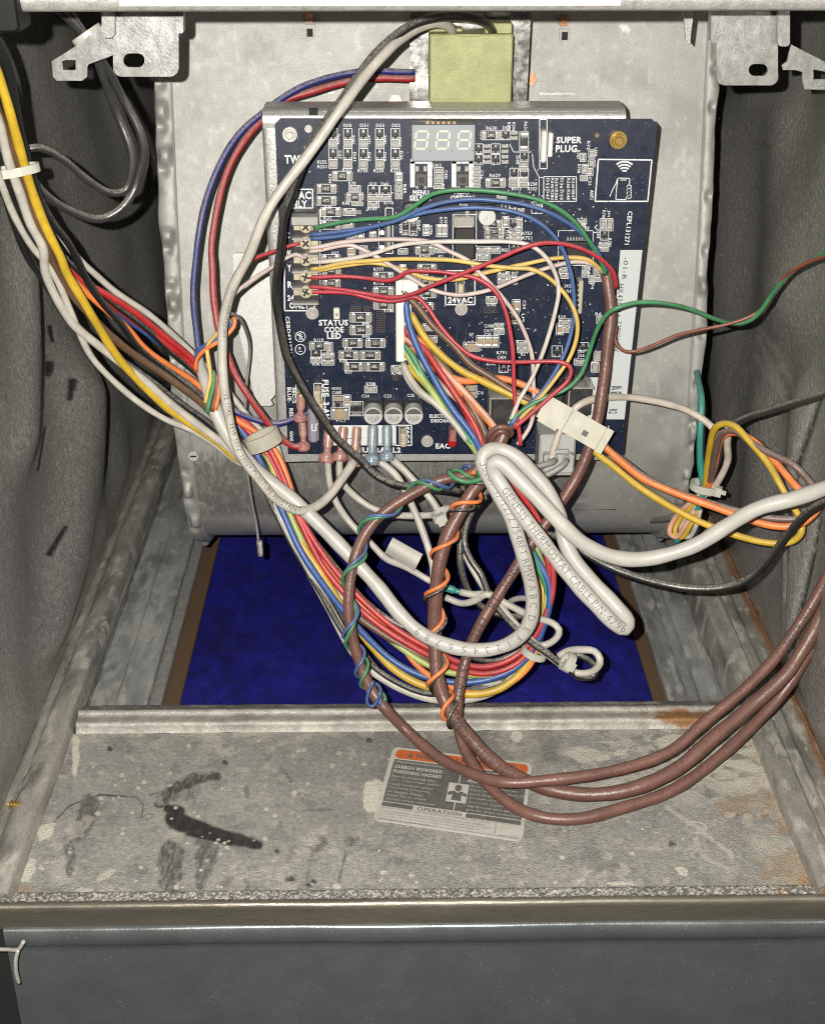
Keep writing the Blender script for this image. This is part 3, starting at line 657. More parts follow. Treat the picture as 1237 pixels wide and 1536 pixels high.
def W(px, u, v): return (Py(u+px/2, v, YB)-Py(u-px/2, v, YB)).length
def H(px, u, v): return (Py(u, v+px/2, YB)-Py(u, v-px/2, YB)).length
SILK = MB(); FAINT = MB(); VIA = MB()
def line(u0, v0, u1, v1, t=1.5, mb=None):
    mb = SILK if mb is None else mb
    a = Py(u0, v0, YB-.00025); b = Py(u1, v1, YB-.00025); d = (b-a)
    if d.length < 1e-6: return
    d.normalize(); n = Vector((-d.z, 0, d.x))*(W(t, u0, v0)/2)
    mb.quad(a-n, b-n, b+n, a+n)
def rect(u0, v0, u1, v1, t=1.5):
    line(u0, v0, u1, v0, t); line(u1, v0, u1, v1, t); line(u1, v1, u0, v1, t); line(u0, v1, u0, v0, t)
def text(s, u, v, w, h, rot=0, bold=.03): flat_text(SILK, s, u, v, w, h, YB, rot, 0, bold)
# unit component meshes (shared), scaled per part
def unit(kind):
    mb = MB()
    if kind == 'resistor':
        mb.bbox((0, -.40, 0), .52, .8, .92, .10, 1); mb.bbox((-.375, -.42, 0), .25, .84, 1, .10, 0); mb.bbox((.375, -.42, 0), .25, .84, 1, .10, 0); ms = ['tin', 'cbody']
    elif kind == 'capacitor':
        mb.bbox((0, -.45, 0), .56, .9, .96, .08, 1); mb.bbox((-.38, -.47, 0), .24, .94, 1, .10, 0); mb.bbox((.38, -.47, 0), .24, .94, 1, .10, 0); ms = ['tin', 'tan']
    elif kind == 'chip_resistor':
        mb.bbox((0, -.40, 0), .44, .8, .9, .08, 1); mb.bbox((-.36, -.42, 0), .28, .84, 1, .10, 0); mb.bbox((.36, -.42, 0), .28, .84, 1, .10, 0); ms = ['tin', 'greyc']
    elif kind == 'transistor':
        mb.bbox((0, -.5, -.02), .9, 1, .52, .12, 1); mb.box((0, -.14, .36), .3, .28, .26, 0); mb.box((-.3, -.14, -.38), .26, .28, .22, 0); mb.box((.3, -.14, -.38), .26, .28, .22, 0); ms = ['tin', 'cbody']
    elif kind == 'diode':
        mb.bbox((0, -.5, 0), .62, 1, .9, .1, 1); mb.box((-.42, -.2, 0), .16, .4, .7, 0); mb.box((.42, -.2, 0), .16, .4, .7, 0); mb.box((.2, -1.002, 0), .1, .006, .86, 0); ms = ['tin', 'cbody']
    o = mb.build('u_'+kind, ms); me = o.data; bpy.data.objects.remove(o); me.name = kind; return me
UN = {k: unit(k) for k in ('resistor', 'capacitor', 'chip_resistor', 'transistor', 'diode')}
CR = random.Random(3)
BL = Vector(cb.location)
def comp(kind, u, v, w, h, hgt=.0009, outline=True, code=None, rot=None, tu=None):
    o = bpy.data.objects.new(kind, UN[kind]); COL.objects.link(o); o.parent = cb
    p = Py(u, v, YB)
    vert = (kind != 'transistor' and h > w)
    if vert:
        o.rotation_euler = (0, math.pi/2, 0); o.scale = (H(h, u, v), hgt, W(w, u, v))
    else: o.scale = (W(w, u, v), hgt, H(h, u, v))
    if rot: o.rotation_euler = (0, math.radians(rot), 0)
    o.location = p-BL
    if outline: rect(u-w/2-1.2, v-h/2-1.2, u+w/2+1.2, v+h/2+1.2, .9)
    if kind == 'resistor' and w > 18:          # printed code on the body
        V, Fc = text_mesh(CR.choice(['2W1', '392', '1002', '391', '2W0']), .02)
        flat_text(SILK, CR.choice(['2W0', '3W7', '102', '560', '4R7', '103', '221', '68L', '1R0', '472', '100L', '204']), u, v, w*.34, h*.42, YB-hgt*.8, 0, 0, .01, .0004)
    return o
R_ = [(513,264,26,12),(489,283,27,11),(489,301,27,11),(496,318,27,11),(496,337,27,11),(532,296,22,11),(637,375,24,10),(640,403,24,11),(637,421,22,10),(640,440,24,11),(637,460,22,10),(575,415,26,11),(575,437,27,11),(575,457,26,11),(496,388,24,10),(497,406,24,10),(497,425,22,10),
 (736,203,26,11),(743,274,26,11),(541,476,29,12),(541,495,29,12),(529,514.5,26,10.5),(563,514.5,26,10.5),(523,533,26,10.5),(555,533,27,10.5),(531,550,26,10.5),(562,550,26,10.5),(479,519,26,10),(739,336,24,9),(741,347,24,8.5),(741,358,24,8.5)]
for c in R_: comp('resistor', *c)
comp('resistor', 785.5, 212, 11, 26)
for c in [(532,283,15,7),(536,304,14,6.5),(560,297,15,7),(578,297,15,7),(560,307,14,7),(524,318,16,8),(528,356,14,6),(522,339,14,8),(660,375,14,6),(639,345,7,14),(659,346,7,16),(666,346,7,16),(541,351,7,12),(559,354,7,12),(556,584,16,8),(595,553,14,7.5),(492,534,16,6.5),(474,540,14,6.5),(492,543,16,7),(494.5,522,6,14),
 (772,351,16,6.5),(772,358,16,6.5),(723,375,16,7),(741,375,16,7),(725,386,16,7),(604,377,12,6),(643,491,16,8),(646,509,16,8),(644,529,16,8),(737,450,14,8),(755,412,15,7),(755,421,15,7),(782,515,16,6),(782,525,16,6),(847,483,15,7),(850,494,10,7),(900,480,9,9),(896,534,9,12),(892,551,9,12),(870,543,16,7),(748,489,11,6),(748,497,13,7),(604,346+58,7,12),(845,398,12,5),(845,406,12,5),(845,414,12,5),(878,402,7,7),(877,411,7,7),(887,419,6,10),(895,407,8,6),(896,418,8,6),(904,337,7,16),(914,337,7,16),(905,367,12,5),(905,373,12,5),(872,332,12,5),(870,340,12,5),(874,236,6,10),(887,231,7,10),(887,245,7,8),(877,253,7,11),(884,257,7,11),(875,267,8,6),
 (752,296,12,6),(758,333,7,14),(778,336,7,16),(770,420,8,10),(714,253,10,5),(714,262,10,5),(714,271,10,5),(714,280,10,5),(658,255,11,5),(658,263,11,5),(658,271,11,5),(658,279,11,5),(598,266,8,12),(598,281,8,8),(598,293,8,8),(770,270,11,5),(770,277,11,5),(785,270,11,5),(785,277,11,5),(785,246,10,5),(785,253,10,5)]: comp('chip_resistor', *c, hgt=.0007)
for (u, v) in [(499.6,201),(521.6,201),(544.9,201),(569.4,201),(592.7,201),(499.6,231),(521.6,231),(544.9,231),(569.4,231),(592.7,231)]:
    comp('transistor', u, v, 10.5, 14, .0011)
    for k in (0, 1): comp('chip_resistor', u, v+(12.5 if v < 210 else 12.5)+k*5.4, 10, 4.6, .0006)
for c in [(560,285,14,11),(578,285,14,11),(758,203,12,11),(717.5,223,11,12),(743,223,11,12),(717.5,239,11,12),(743,239,11,12),(786,235,10,11),(770.5,260,10,13),(786,260,10,12),(758,313,9,11),(769,336,10,13),(906,353,10,12),(474,531,12,9),(755,552,11,11),(770,372,11,10),(835,527,13,14),(874,520,14,10)]: comp('transistor', *c, hgt=.0011)
for c in [(730,219),(730,227),(757,219),(757,227),(730,235),(730,243),(757,235),(757,243),(771,199),(771,207),(769,314),(781,315)]: comp('chip_resistor', c[0], c[1], 10, 5.5, .0006, False)
for c in [(608,341,9,20),(620,342,9,20),(530,613,9,19),(539,613,9,19),(710,316,20,8)]: comp('diode', *c, hgt=.0012)
for c in [(720,512,9,15),(731,512,9,15),(742,512,9,15),(774,458,9,15),(707,581,13,8),(707,591,13,8),(707,520,22,11),(521,601,7,15),(507,597,14,6),(839,494,8,14),(527,377,9,12),(545,375,9,10)]: comp('capacitor', *c, hgt=.0014)
comp('capacitor', 510, 620, 24, 16, .0022); comp('diode', 508, 606, 15, 8, .0012)
comp('diode', 770.5, 477, 12, 15, .0014, rot=0)
# electrolytic cans
def can(u, v, d, hgt, face):
    p = Py(u, v, YB); r = W(d, u, v)/2; mb = MB()
    mb.bbox(p+Vector((0, -.001, r*.05)), r*2.0, .002, r*2.05, .0006, 1)
    mb.cyl(p+Vector((0, -.001, 0)), p+Vector((0, -hgt+.0005, 0)), r*.97, 24, 0); mb.cyl(p+Vector((0, -hgt+.0005, 0)), p+Vector((0, -hgt, 0)), r*.97, 24, 0, r*.90)
    q = p+Vector((0, -hgt-.0001, 0)); n = 14
    if face:
        seg = [q+Vector((r*.84*math.cos(a), 0, r*.84*math.sin(a))) for a in np.linspace(math.radians(18), math.radians(162), n)]
        mb.add(seg, [tuple(range(n))], 2)
        for k, (s, dz, w) in enumerate((('C5H2 25N', -.05, .62), ('6V100', -.30, .55), ('2C0', -.5, .3))):
            V, Fc = text_mesh(s, .0); lo, hi = V.min(0), V.max(0); qq = (V-(lo+hi)/2)/(hi-lo)
            mb.add([q+Vector((x*r*2*w, -.0001, y*r*.3+r*dz)) for x, y in qq], Fc, 2)
    else:
        for k in range(3):
            a = math.radians(35+8*k); dd = Vector((math.cos(a), 0, math.sin(a))); nn = Vector((-dd.z, 0, dd.x))*r*.03; c = q+Vector((0, 0, r*(-.25+.2*k)))
            mb.quad(c-dd*r*.55-nn, c+dd*r*.55-nn, c+dd*r*.55+nn, c-dd*r*.55+nn, 3)
    mb.build('electrolytic_can', ['alu', 'cbody', 'canink', 'bright'], cb)
M['alu'] = mat('can_aluminium', (.58, .58, .56), .4, .2, var=.06); M['canink'] = mat('can_print', (.09, .09, .09), .5)
for (u, v) in ((560, 611), (590, 611), (620, 611)): can(u, v+4, 29, .0085, True)
can(729, 320, 27, .0075, False); can(617, 316, 25, .0075, False)
# seven segment display
dp = MB(); p = Py(664, 209, YB); dp.bbox(p+Vector((0, -.004, 0)), W(94, 664, 209), .008, H(56, 664, 209), .0006, 0)
p2 = Py(664, 208, YB-.0081)
fw = MB(); q0 = Py(664, 186, YB); 
dpo = dp.build('digit_display', ['disp', 'white_p'], cb)
for (u) in (632, 664, 696):
    mb = MB(); yy = YB-.0082
    def seg(a0, b0, a1, b1, t=3.2):
        a = Py(a0, b0, yy); b = Py(a1, b1, yy); d = (b-a).normalized(); n = Vector((-d.z, 0, d.x))*px2m(t/2, a)
        mb.add([a, a+d*n.length+n, b-d*n.length+n, b, b-d*n.length-n, a+d*n.length-n], [(0, 1, 2, 3, 4, 5)])
    uu = u; w = 8; h = 13; v0 = 210
    sk = 1.5
    seg(uu-w+sk, v0-h, uu+w+sk, v0-h); seg(uu-w, v0, uu+w, v0); seg(uu-w-sk, v0+h, uu+w-sk, v0+h)
    for s in (-1, 1): seg(uu+s*(w+1)+sk, v0-h+1, uu+s*(w+1), v0-1); seg(uu+s*(w+1), v0+1, uu+s*(w+1)-sk, v0+h-1)
    dgt = mb.build('digit', 'seg', dpo); dgt.matrix_parent_inverse = Matrix.Identity(4)
    mb = MB(); mb.cyl(Py(u+13, 226, yy), Py(u+13, 226, yy-.0002), .0005, 8); dd = mb.build('decimal_point', 'cbody', dpo); dd.matrix_parent_inverse = Matrix.Identity(4)
mb = MB(); mb.box(Py(664, 183, YB-.005), W(94, 664, 183), .0064, H(5, 664, 183), 0)
for k in range(6): mb.box(Py(641+8*k, 184, YB-.0084), W(5, 664, 184), .0008, H(4, 664, 184), 1)
mb.build('display_pins', ['cbody', 'gold'], cb)['kind'] = 'stuff'
# tact switches with white printed guards
for (u, v) in ((631.5, 262), (693.5, 262)):
    mb = MB(); p = Py(u, v+6, YB); mb.bbox(p+Vector((0, -.0012, 0)), W(17, u, v), .0024, H(19, u, v), .0004, 0)
    for dx in (-6, 6):
        mb.box(Py(u+dx, v-9, YB-.0006), W(5, u, v), .0012, H(7, u, v), 1); mb.box(Py(u+dx, v+18, YB-.0006), W(4, u, v), .0012, H(5, u, v), 1)
    mb.build('tact_switch', ['switchb', 'tin'], cb) if 'switchb' in M else None
    if 'switchb' not in M:
        M['switchb'] = mat('switch_body', (.10, .095, .085), .4, .3); mb.build('tact_switch', ['switchb', 'tin'], cb)
    mb = MB(); mb.cyl(p+Vector((0, -.0022, 0)), p+Vector((0, -.0038, 0)), W(9, u, v)/2, 16, 0); mb.build('push_button', 'cbody', cb)
    for (a0, b0, a1, b1) in ((u-16, v-20, u+16, v-20), (u-13, v-20, u-13, v+19), (u+13, v-20, u+13, v+19)):
        line(a0, b0, a1, b1, 7)
# TO-252 regulator
mb = MB(); p = Py(696, 355, YB); mb.bbox(Py(696, 361, YB)+Vector((0, -.003, 0)), W(31, 696, 361), .006, H(48, 696, 361), .0008, 0)
mb.bbox(Py(695, 330, YB)+Vector((0, -.0022, 0)), W(32, 696, 330), .0044, H(17, 696, 330), .0006, 1); mb.build('power_regulator', ['cbody', 'tin'], cb); rect(679, 322, 714, 390, 1.2)
# ICs
mb = MB(); mb.bbox(Py(864, 373, YB)+Vector((0, -.0012, 0)), W(31, 864, 373), .0024, H(24, 864, 373), .0003, 0)
for k in range(7): mb.box(Py(851+4.3*k, 358, YB-.0008), W(2.2, 864, 360), .0014, H(5, 864, 360), 1); mb.box(Py(851+4.3*k, 388, YB-.0008), W(2.2, 864, 360), .0014, H(5, 864, 360), 1)
mb.build('microchip', ['cbody', 'tin'], cb); rect(837, 346, 889, 398, 1.0)
# relays at bottom right
for (u, v, w, h, hg, tab) in ((751, 612, 35, 58, .014, 1), (866, 590, 32, 40, .012, 1), (828, 590, 26, 36, .010, 0)):
    mb = MB(); mb.bbox(Py(u, v, YB)+Vector((0, -hg/2, 0)), W(w, u, v), hg, H(h, u, v), .0008, 0)
    mb.build('relay', ['black_p'], cb)
    if tab:
        mb = MB(); a = Py(u-w/2-2, v-h/2-4, YB); mb.box(Py(u, v-h/2-3, YB)+Vector((0, -hg/2-.001, 0)), W(w+5, u, v), hg+.002, H(2.2, u, v)); mb.box(Py(u-w/2-2, v, YB)+Vector((0, -hg/2-.0005, 0)), W(2.5, u, v), hg+.001, H(h, u, v)); mb.build('relay_frame', 'tin', cb)
# white wire connector (vertical)
mb = MB(); 
mb.bbox(Py(600, 475, YB)+Vector((0, -.004, 0)), W(13, 600, 475), .008, H(122, 600, 475), .0006, 0)
mb.bbox(Py(615, 423, YB)+Vector((0, -.0045, 0)), W(24, 615, 423), .009, H(22, 615, 423), .0006, 0)
mb.bbox(Py(611, 482, YB)+Vector((0, -.003, 0)), W(12, 611, 482), .006, H(128, 611, 482), .0005, 0)
for k in range(9): mb.box(Py(609, 440+13*k, YB-.0063), W(8, 609, 470), .0006, H(7, 609, 470), 1)
mb.build('wire_connector', ['white_p', 'cbody'], cb)
# super plug connector
mb = MB(); mb.bbox(Py(814, 217, YB)+Vector((0, -.003, 0)), W(9, 814, 217), .006, H(48, 814, 217), .001, 0); mb.build('plug_slot', 'white_p', cb)
mb = MB(); mb.bbox(Py(824, 215, YB)+Vector((0, -.0022, 0)), W(7, 824, 217), .0044, H(36, 814, 217), .0005, 0)
for k in range(4): mb.box(Py(829, 205+8*k, YB-.002), W(6, 829, 217), .004, H(4.5, 829, 217), 1)
mb.build('plug_pins', ['white_p', 'cbody'], cb); rect(809, 179, 820, 253, 1.3)
rect(578, 312, 589, 380, 1.3); mb = MB(); mb.bbox(Py(583, 355, YB)+Vector((0, -.002, 0)), W(6, 583, 355), .004, H(42, 583, 355), .0008, 0)
for k in range(4): mb.cyl(Py(573, 338+11*k, YB), Py(573, 338+11*k, YB-.002), W(3, 573, 350), 8, 1)
mb.build('plug_slot', ['greyc', 'tin'], cb); rect(568, 326, 578, 378, 1)
# slanted header near the right
mb = MB(); mb.bbox(Py(867.5, 441, YB)+Vector((0, -.003, 0)), W(8, 867, 441), .006, H(50, 867, 441), .0006, 0)
for k in range(6): mb.box(Py(866, 424+7.5*k, YB-.0062), W(3.4, 866, 441), .0006, H(3.4, 866, 441), 1)
mb.build('pin_header', ['nylonc', 'cbody'], cb)
# terminal block with five screws
tb0 = Py(459, 381, YB)
mb = MB(); u0, u1 = 441, 478
mb.bbox(Py(459.5, 381, YB)+Vector((0, -.0035, 0)), W(38, 459, 381), .007, H(134, 459, 381), .0006, 0)
mb.bbox(Py(459.5, 321, YB)+Vector((0, -.007, 0)), W(40, 459, 321), .014, H(13, 459, 321), .0006, 1)
SCR = [338.5, 363, 388, 413, 436]
for v in (350.5, 375.5, 400, 424.5, 447): mb.bbox(Py(459.5, v, YB)+Vector((0, -.0050, 0)), W(40, 459, v), .0100, H(3.6, 459, v), .0004, 1)
tbo = mb.build('terminal_block', ['black_p', 'greyc'], cb)
for v in SCR:
    mb = MB(); p = Py(459, v, YB-.007); r = W(19, 459, v)/2
    mb.box(p+Vector((0, -.0004, 0)), W(36, 459, v), .0008, H(12, 459, v), 0); mb.cyl(p+Vector((0, -.0006, 0)), p+Vector((0, -.0024, 0)), r, 18, 0); mb.cyl(p+Vector((0, -.0024, 0)), p+Vector((0, -.0030, 0)), r, 18, 0, r*.8)
    a = CR.uniform(0, 1.5)
    R3 = Matrix.Rotation(a, 3, 'Y'); mb.box(p+Vector((0, -.00302, 0)), r*1.3, .0003, r*.3, 1, R3); mb.box(p+Vector((0, -.00304, 0)), r*.3, .0003, r*1.3, 1, R3)
    s_ = mb.build('terminal_screw', ['brassy', 'cbody'], tbo) if 'brassy' in M else None
    if s_ is None:
        M['brassy'] = mat('nickel_screw', (.66, .60, .42), .30, .35, var=.3, vscale=1200); s_ = mb.build('terminal_screw', ['brassy', 'cbody'], tbo)
    s_.matrix_parent_inverse = Matrix.Identity(4)
# standoffs, bolts and holes
for (u, v, r, m, hg) in ((435, 201, 11, 'steel', .004), (468.5, 469, 9.5, 'steel', .003), (691.5, 463, 9.5, 'steel', .003), (640.6, 661, 9, 'steel', .003), (926, 209, 13, 'brass', .005), (462.6, 193, 5.5, 'steel', .002)):
    p = Py(u, v, YB); rr_ = W(r*2, u, v)/2; mb = MB(); mb.cyl(p, p+Vector((0, -hg*.4, 0)), rr_, 24); mb.cyl(p+Vector((0, -hg*.4, 0)), p+Vector((0, -hg*.8, 0)), rr_*.8, 24, 0, rr_*.72); mb.cyl(p+Vector((0, -hg*.8, 0)), p+Vector((0, -hg, 0)), rr_*.55, 20, 0, rr_*.42)
    mb.build('board_screw', m, cb)
# spade terminals (bare) and posts
for (u, v) in ((690, 429), (605, 652), (450, 590), (477, 588), (481, 607)):
    mb = MB(); p = Py(u, v, YB); mb.bbox(p+Vector((0, -.004, 0)), W(9, u, v), .008, H(20, u, v), .0006, 0); mb.build('spade_terminal', 'brassy', cb); rect(u-6, v-13, u+6, v+13, 1.1)
mb = MB(); p = Py(471, 628, YB); mb.bbox(p+Vector((0, -.007, 0)), W(16, 471, 628), .008, H(52, 471, 628), .0018, 0); fz = mb.build('blade_fuse', 'fuse', cb)
mb = MB(); q = YB-.0112
for (a, b, c, d) in ((468, 636, 468, 646), (468, 646, 474, 646), (474, 646, 474, 636), (474, 636, 477, 636)):
    A = Py(a, b, q); B = Py(c, d, q); dd = (B-A).normalized(); nn = Vector((-dd.z, 0, dd.x))*.0003; mb.quad(A-nn, B-nn, B+nn, A+nn)
mb.build('fuse_mark', 'silk', cb)
# status LED
mb = MB(); mb.bbox(Py(505, 469, YB)+Vector((0, -.0009, 0)), W(9, 505, 469), .0018, H(16, 505, 469), .0003, 0); mb.box(Py(505, 472, YB-.0019), W(4, 505, 469), .0004, H(5, 505, 469), 1); mb.build('status_lamp', ['cream', 'tan'], cb)
# red tipped post
mb = MB(); p = Py(678, 650, YB); mb.bbox(p+Vector((0, -.004, 0)), W(11, 678, 650), .008, H(26, 678, 650), .001, 0); mb.build('spade_sleeve', 'redt', cb); mb = MB(); q = Py(678, 664, YB-.006); mb.cyl(q+Vector((0, .004, 0)), q+Vector((0, -.001, 0)), W(14, 678, 664)/2, 16); mb.cyl(q+Vector((0, -.001, 0)), q+Vector((0, -.0026, 0)), W(14, 678, 664)/2, 16, 0, W(8, 678, 664)/2); mb.build('red_cap', mat('red_cap_plastic', (.38, .012, .014), .3), cb)
# white label on the right margin and printed lines
mb = MB(); yy = YB-.0004
mb.quad(Py(930, 375, yy), Py(963, 375, yy), Py(936, 629, yy), Py(884, 629, yy)) if False else None
mb.add([Py(930, 375, yy), Py(963, 375, yy), Py(936, 629, yy), Py(909, 629, yy)], [(0, 1, 2, 3)], 0); mb.build('barcode_label', 'label', cb)
mb = MB(); mb.add([Py(884, 566, yy), Py(897, 566, yy), Py(893, 629, yy), Py(881, 629, yy)], [(0, 1, 2, 3)], 0); mb.build('barcode_label', 'label', cb)
INK = MB()
for (s, u, v, w, h) in (('-01-R', 937, 403, 34, 7), ('HK42F711', 929, 450, 48, 8), ('330006AW', 926, 505, 46, 7)): flat_text(INK, s, u, v, w, h, YB-.0004, -92, 0, .0)
for k in range(7): flat_text(INK, CR.choice(['H', 'K', 'E', 'N']), 919+(k % 3)*5, 582+8*(k//3), 5, 7, YB-.0004, -90)
flat_text(INK, 'R2', 919, 617, 7, 12, YB-.0004, -90)
INK.build('label_print', 'ink', cb)
# ---- silkscreen
for s, u, v, w, h in (('TWIN', 445, 239, 36, 13), ('24VAC', 446, 293, 41, 12), ('ONLY', 444, 306, 34, 11), ('C', 431, 353, 7, 9), ('W', 432, 380, 9, 10), ('Y', 434, 402, 6, 10), ('R', 435, 427, 7, 10), ('24VAC', 446, 447, 30, 9), ('ONLY', 449, 458, 30, 10), ('STATUS', 500, 484, 44, 9), ('CODE', 501, 494.5, 29, 9), ('LED', 501, 504, 21, 9), ('24VAC', 690, 450, 37, 10), ('MENU', 631, 289, 24, 8), ('SELECT', 631, 297, 34, 8), ('NEXT', 693, 288, 24, 7), ('OPTION', 693, 297, 35, 8), ('SUPER', 853, 210, 38, 10), ('PLUG', 849, 223, 32, 11), ('EAC', 664, 669, 22, 8), ('L2', 595, 675, 12, 8), ('NEUTRAL', 556, 675, 58, 8), ('ELECTRONIC', 666, 624, 44, 5.5), ('DISCHARGE', 667, 631, 42, 5.5), ('X', 665, 617, 4, 5)):
    text(s, u, v, w, h, 0, .035)
text('FUSE  3-AMP', 489, 603, 66, 9.5, -90, .035); text('BLUE', 434, 591, 20, 6, -90); text('RED', 437, 620, 15, 6, -90); text('SEC-2', 441, 593, 24, 5, -90); text('WAVE', 437, 654, 15, 5, -90); text('EAC-2', 611, 653, 24, 6.5, -90); text('CEBD431271-09', 434, 510, 70, 6, -88, .02); text('CEPL131271', 942, 342, 50, 7, -92, .02); text('ANT1', 887, 292, 14, 5, -90)
DES = [('R252', 483, 243, 14, 5), ('R251', 483, 250, 14, 5), ('D50', 521, 188, 12, 5), ('D51', 546, 188, 12, 5), ('D53', 570, 188, 12, 5), ('D52', 594, 188, 12, 5), ('R257', 521, 255, 14, 5), ('R755', 544, 256, 15, 5), ('R255', 568, 256, 15, 5), ('R253', 593, 256, 15, 5), ('R70', 528, 275, 11, 5), ('R96', 519, 305, 11, 5), ('Q13', 559, 276, 11, 5), ('D41', 577, 276, 11, 5), ('R103', 558, 313, 14, 5), ('R776', 583, 304, 14, 5), ('C412', 655, 248, 13, 5), ('C413', 656, 281, 13, 5), ('C411', 715, 287, 13, 5), ('R630', 737, 192, 16, 5), ('D55', 759, 192, 11, 5), ('R629', 742, 263, 16, 5), ('R30', 492, 311, 11, 5), ('R31', 491, 327, 11, 5), ('R32', 537, 318, 9, 5), ('R57', 503, 380, 10, 5), ('R765', 637, 385, 16, 5), ('R2', 661, 385, 6, 5), ('R777', 568, 404, 15, 5), ('R778', 568, 425, 15, 5), ('R780', 583, 466, 15, 5), ('R62', 635, 447, 11, 5), ('R61', 635, 467, 10, 5), ('R84', 637, 412, 10, 5), ('D38', 695, 308, 11, 5), ('R40', 549, 485, 11, 5), ('R42', 549, 504, 11, 5), ('R39', 522, 523, 11, 5), ('R38', 515, 541, 11, 5), ('R37', 523, 558, 11, 5), ('R119', 478, 510, 14, 5), ('R36', 474, 546, 11, 4.5), ('R740', 595, 560, 15, 5), ('R788', 556, 576, 14, 5), ('C24', 548, 594, 11, 4.5), ('C23', 581, 594, 11, 4.5), ('C25', 616, 593, 11, 4.5), ('MOV2', 505, 583, 14, 4.5), ('C405', 505, 589, 14, 4.5), ('PTC1', 511, 631, 13, 4.5), ('R753', 790, 350, 15, 5), ('R751', 790, 357, 15, 5), ('R82', 757, 375, 9, 5), ('R573', 774, 283, 14, 5), ('R582', 806, 308, 15, 5), ('R258', 798, 276, 14, 5), ('R257', 798, 283, 14, 5), ('C429', 873, 337, 11, 5), ('C58', 878, 342, 10, 5), ('R97', 772, 410, 10, 5), ('R53', 772, 417, 10, 5), ('R14', 842, 475, 11, 5), ('C408', 733, 489, 13, 5), ('C417', 732, 496, 13, 5), ('C29', 731, 502, 10, 4.5), ('C404', 752, 536, 13, 5), ('R791', 752, 529, 15, 5), ('R744', 736, 546, 13, 5), ('R2', 784, 531, 6, 5), ('J50', 871, 528, 10, 5), ('J25', 871, 534, 10, 5), ('R76', 892, 544, 10, 4.5), ('C16', 720, 589, 9, 5), ('C204', 870, 395, 16, 5), ('R6', 897, 471, 9, 5), ('R785', 737, 457, 13, 5), ('3V3', 851, 429, 10, 5), ('01', 852, 437, 7, 5), ('R7', 707, 502, 6, 5)]
for d in DES: text(*d, 0, .012)
for s, u, v in (('R594', 507, 210), ('R586', 530, 210), ('R772', 553, 210), ('R580', 577, 210), ('R568', 600, 213), ('C37', 510, 232), ('D41', 532, 235), ('D62', 554, 235), ('D39', 577, 235), ('D36', 602, 233), ('R104', 495, 268), ('R85', 607, 283), ('R593', 763, 190), ('R594', 770, 190), ('R631', 788, 189), ('C425', 669, 262), ('R745', 664, 283), ('C36', 722, 262), ('R778', 646, 345), ('R775', 661, 332), ('R774', 668, 332), ('D28', 601, 343), ('D34', 628, 337), ('D31', 755, 348), ('R76', 761, 352), ('U70', 893, 228), ('R72', 882, 218), ('R767', 867, 232), ('R768', 868, 253), ('C37', 884, 272), ('V1', 893, 343), ('D65', 897, 351), ('R785', 914, 364), ('Y4', 883, 405), ('R74', 888, 427), ('JM1', 912, 322), ('R706', 905, 322), ('C24', 786, 457), ('U9', 784, 477), ('R594', 778, 272), ('D40', 776, 240)): text(s, u, v, 13, 4.5, -90, .012)
# table of designators
rect(815, 265, 864, 302, 1.2)
for k, (a, b) in enumerate((('D53', 'D47'), ('R590', 'R580'), ('R591', 'R581'), ('D36', 'D35'), ('R250', 'R248'), ('R249', 'R247'))):
    u = [821, 828, 834, 842, 852, 859][k]; text(a, u, 275, 15, 4.5, -90, .012); text(b, u, 292, 15, 4.5, -90, .012)
line(798, 231, 800, 250, 1); line(800, 250, 808, 266, 1); line(808, 266, 815, 266, 1); line(808, 266, 808, 294, 1); line(797, 228, 770, 228, 1); line(770, 228, 764, 216, 1); rect(797, 303, 813, 320, 1)
# boxes
line(440, 284, 469, 284, 2); line(469, 284, 469, 312, 2); line(469, 312, 437, 312, 1.6); line(480, 314, 480, 448, 1.6); line(426, 330, 427, 466, 2); line(427, 466, 472, 466, 2); line(472, 452, 472, 466, 2)
rect(668, 406, 712, 457, 1.8); rect(593, 638, 617, 668, 1.8)
SILK.add([Py(488, 638, YB-.0002), Py(592, 638, YB-.0002), Py(592, 668, YB-.0002), Py(498, 668, YB-.0002)], [(0, 1, 2, 3)])
# NFC pictogram
for a, b in (((897, 239), (977, 240)), ((977, 240), (971, 302)), ((971, 302), (892, 302)), ((892, 302), (897, 239))): line(*a, *b, 2)
def arc(cu, cv, r, a0, a1, t=1.6, n=9, sq=1.):
    an = np.radians(np.linspace(a0, a1, n)); P = [(cu+r*math.cos(x), cv-r*math.sin(x)*sq) for x in an]
    for a, b in zip(P[:-1], P[1:]): line(*a, *b, t)
for r in (5, 9.5, 14, 18.5): arc(936, 261, r, 50, 130, 2.6)
def pl(P, t=1.3):
    for a, b in zip(P[:-1], P[1:]): line(*a, *b, t)
pl([(923, 299), (924, 285), (926, 268), (928, 267), (943, 267.5), (944, 270), (943, 279)]); pl([(914, 295), (918, 285), (924, 274), (925, 269)]); pl([(930, 270), (939, 270)]); pl([(923, 299), (938, 299.5), (939, 296)])
for k in range(4): arc(943, 280+5*k, 3.4, -120, 200, 1.2, 8, .8)
for v in (505, 524):
    arc(450.5, v, 7.5, 0, 360, 1.2, 18)
text('Pb', 450.5, 505, 9, 7, -60, .0); text('e1', 450.5, 524, 7, 6, -90, .0); line(445, 500, 456, 510, 1.2)
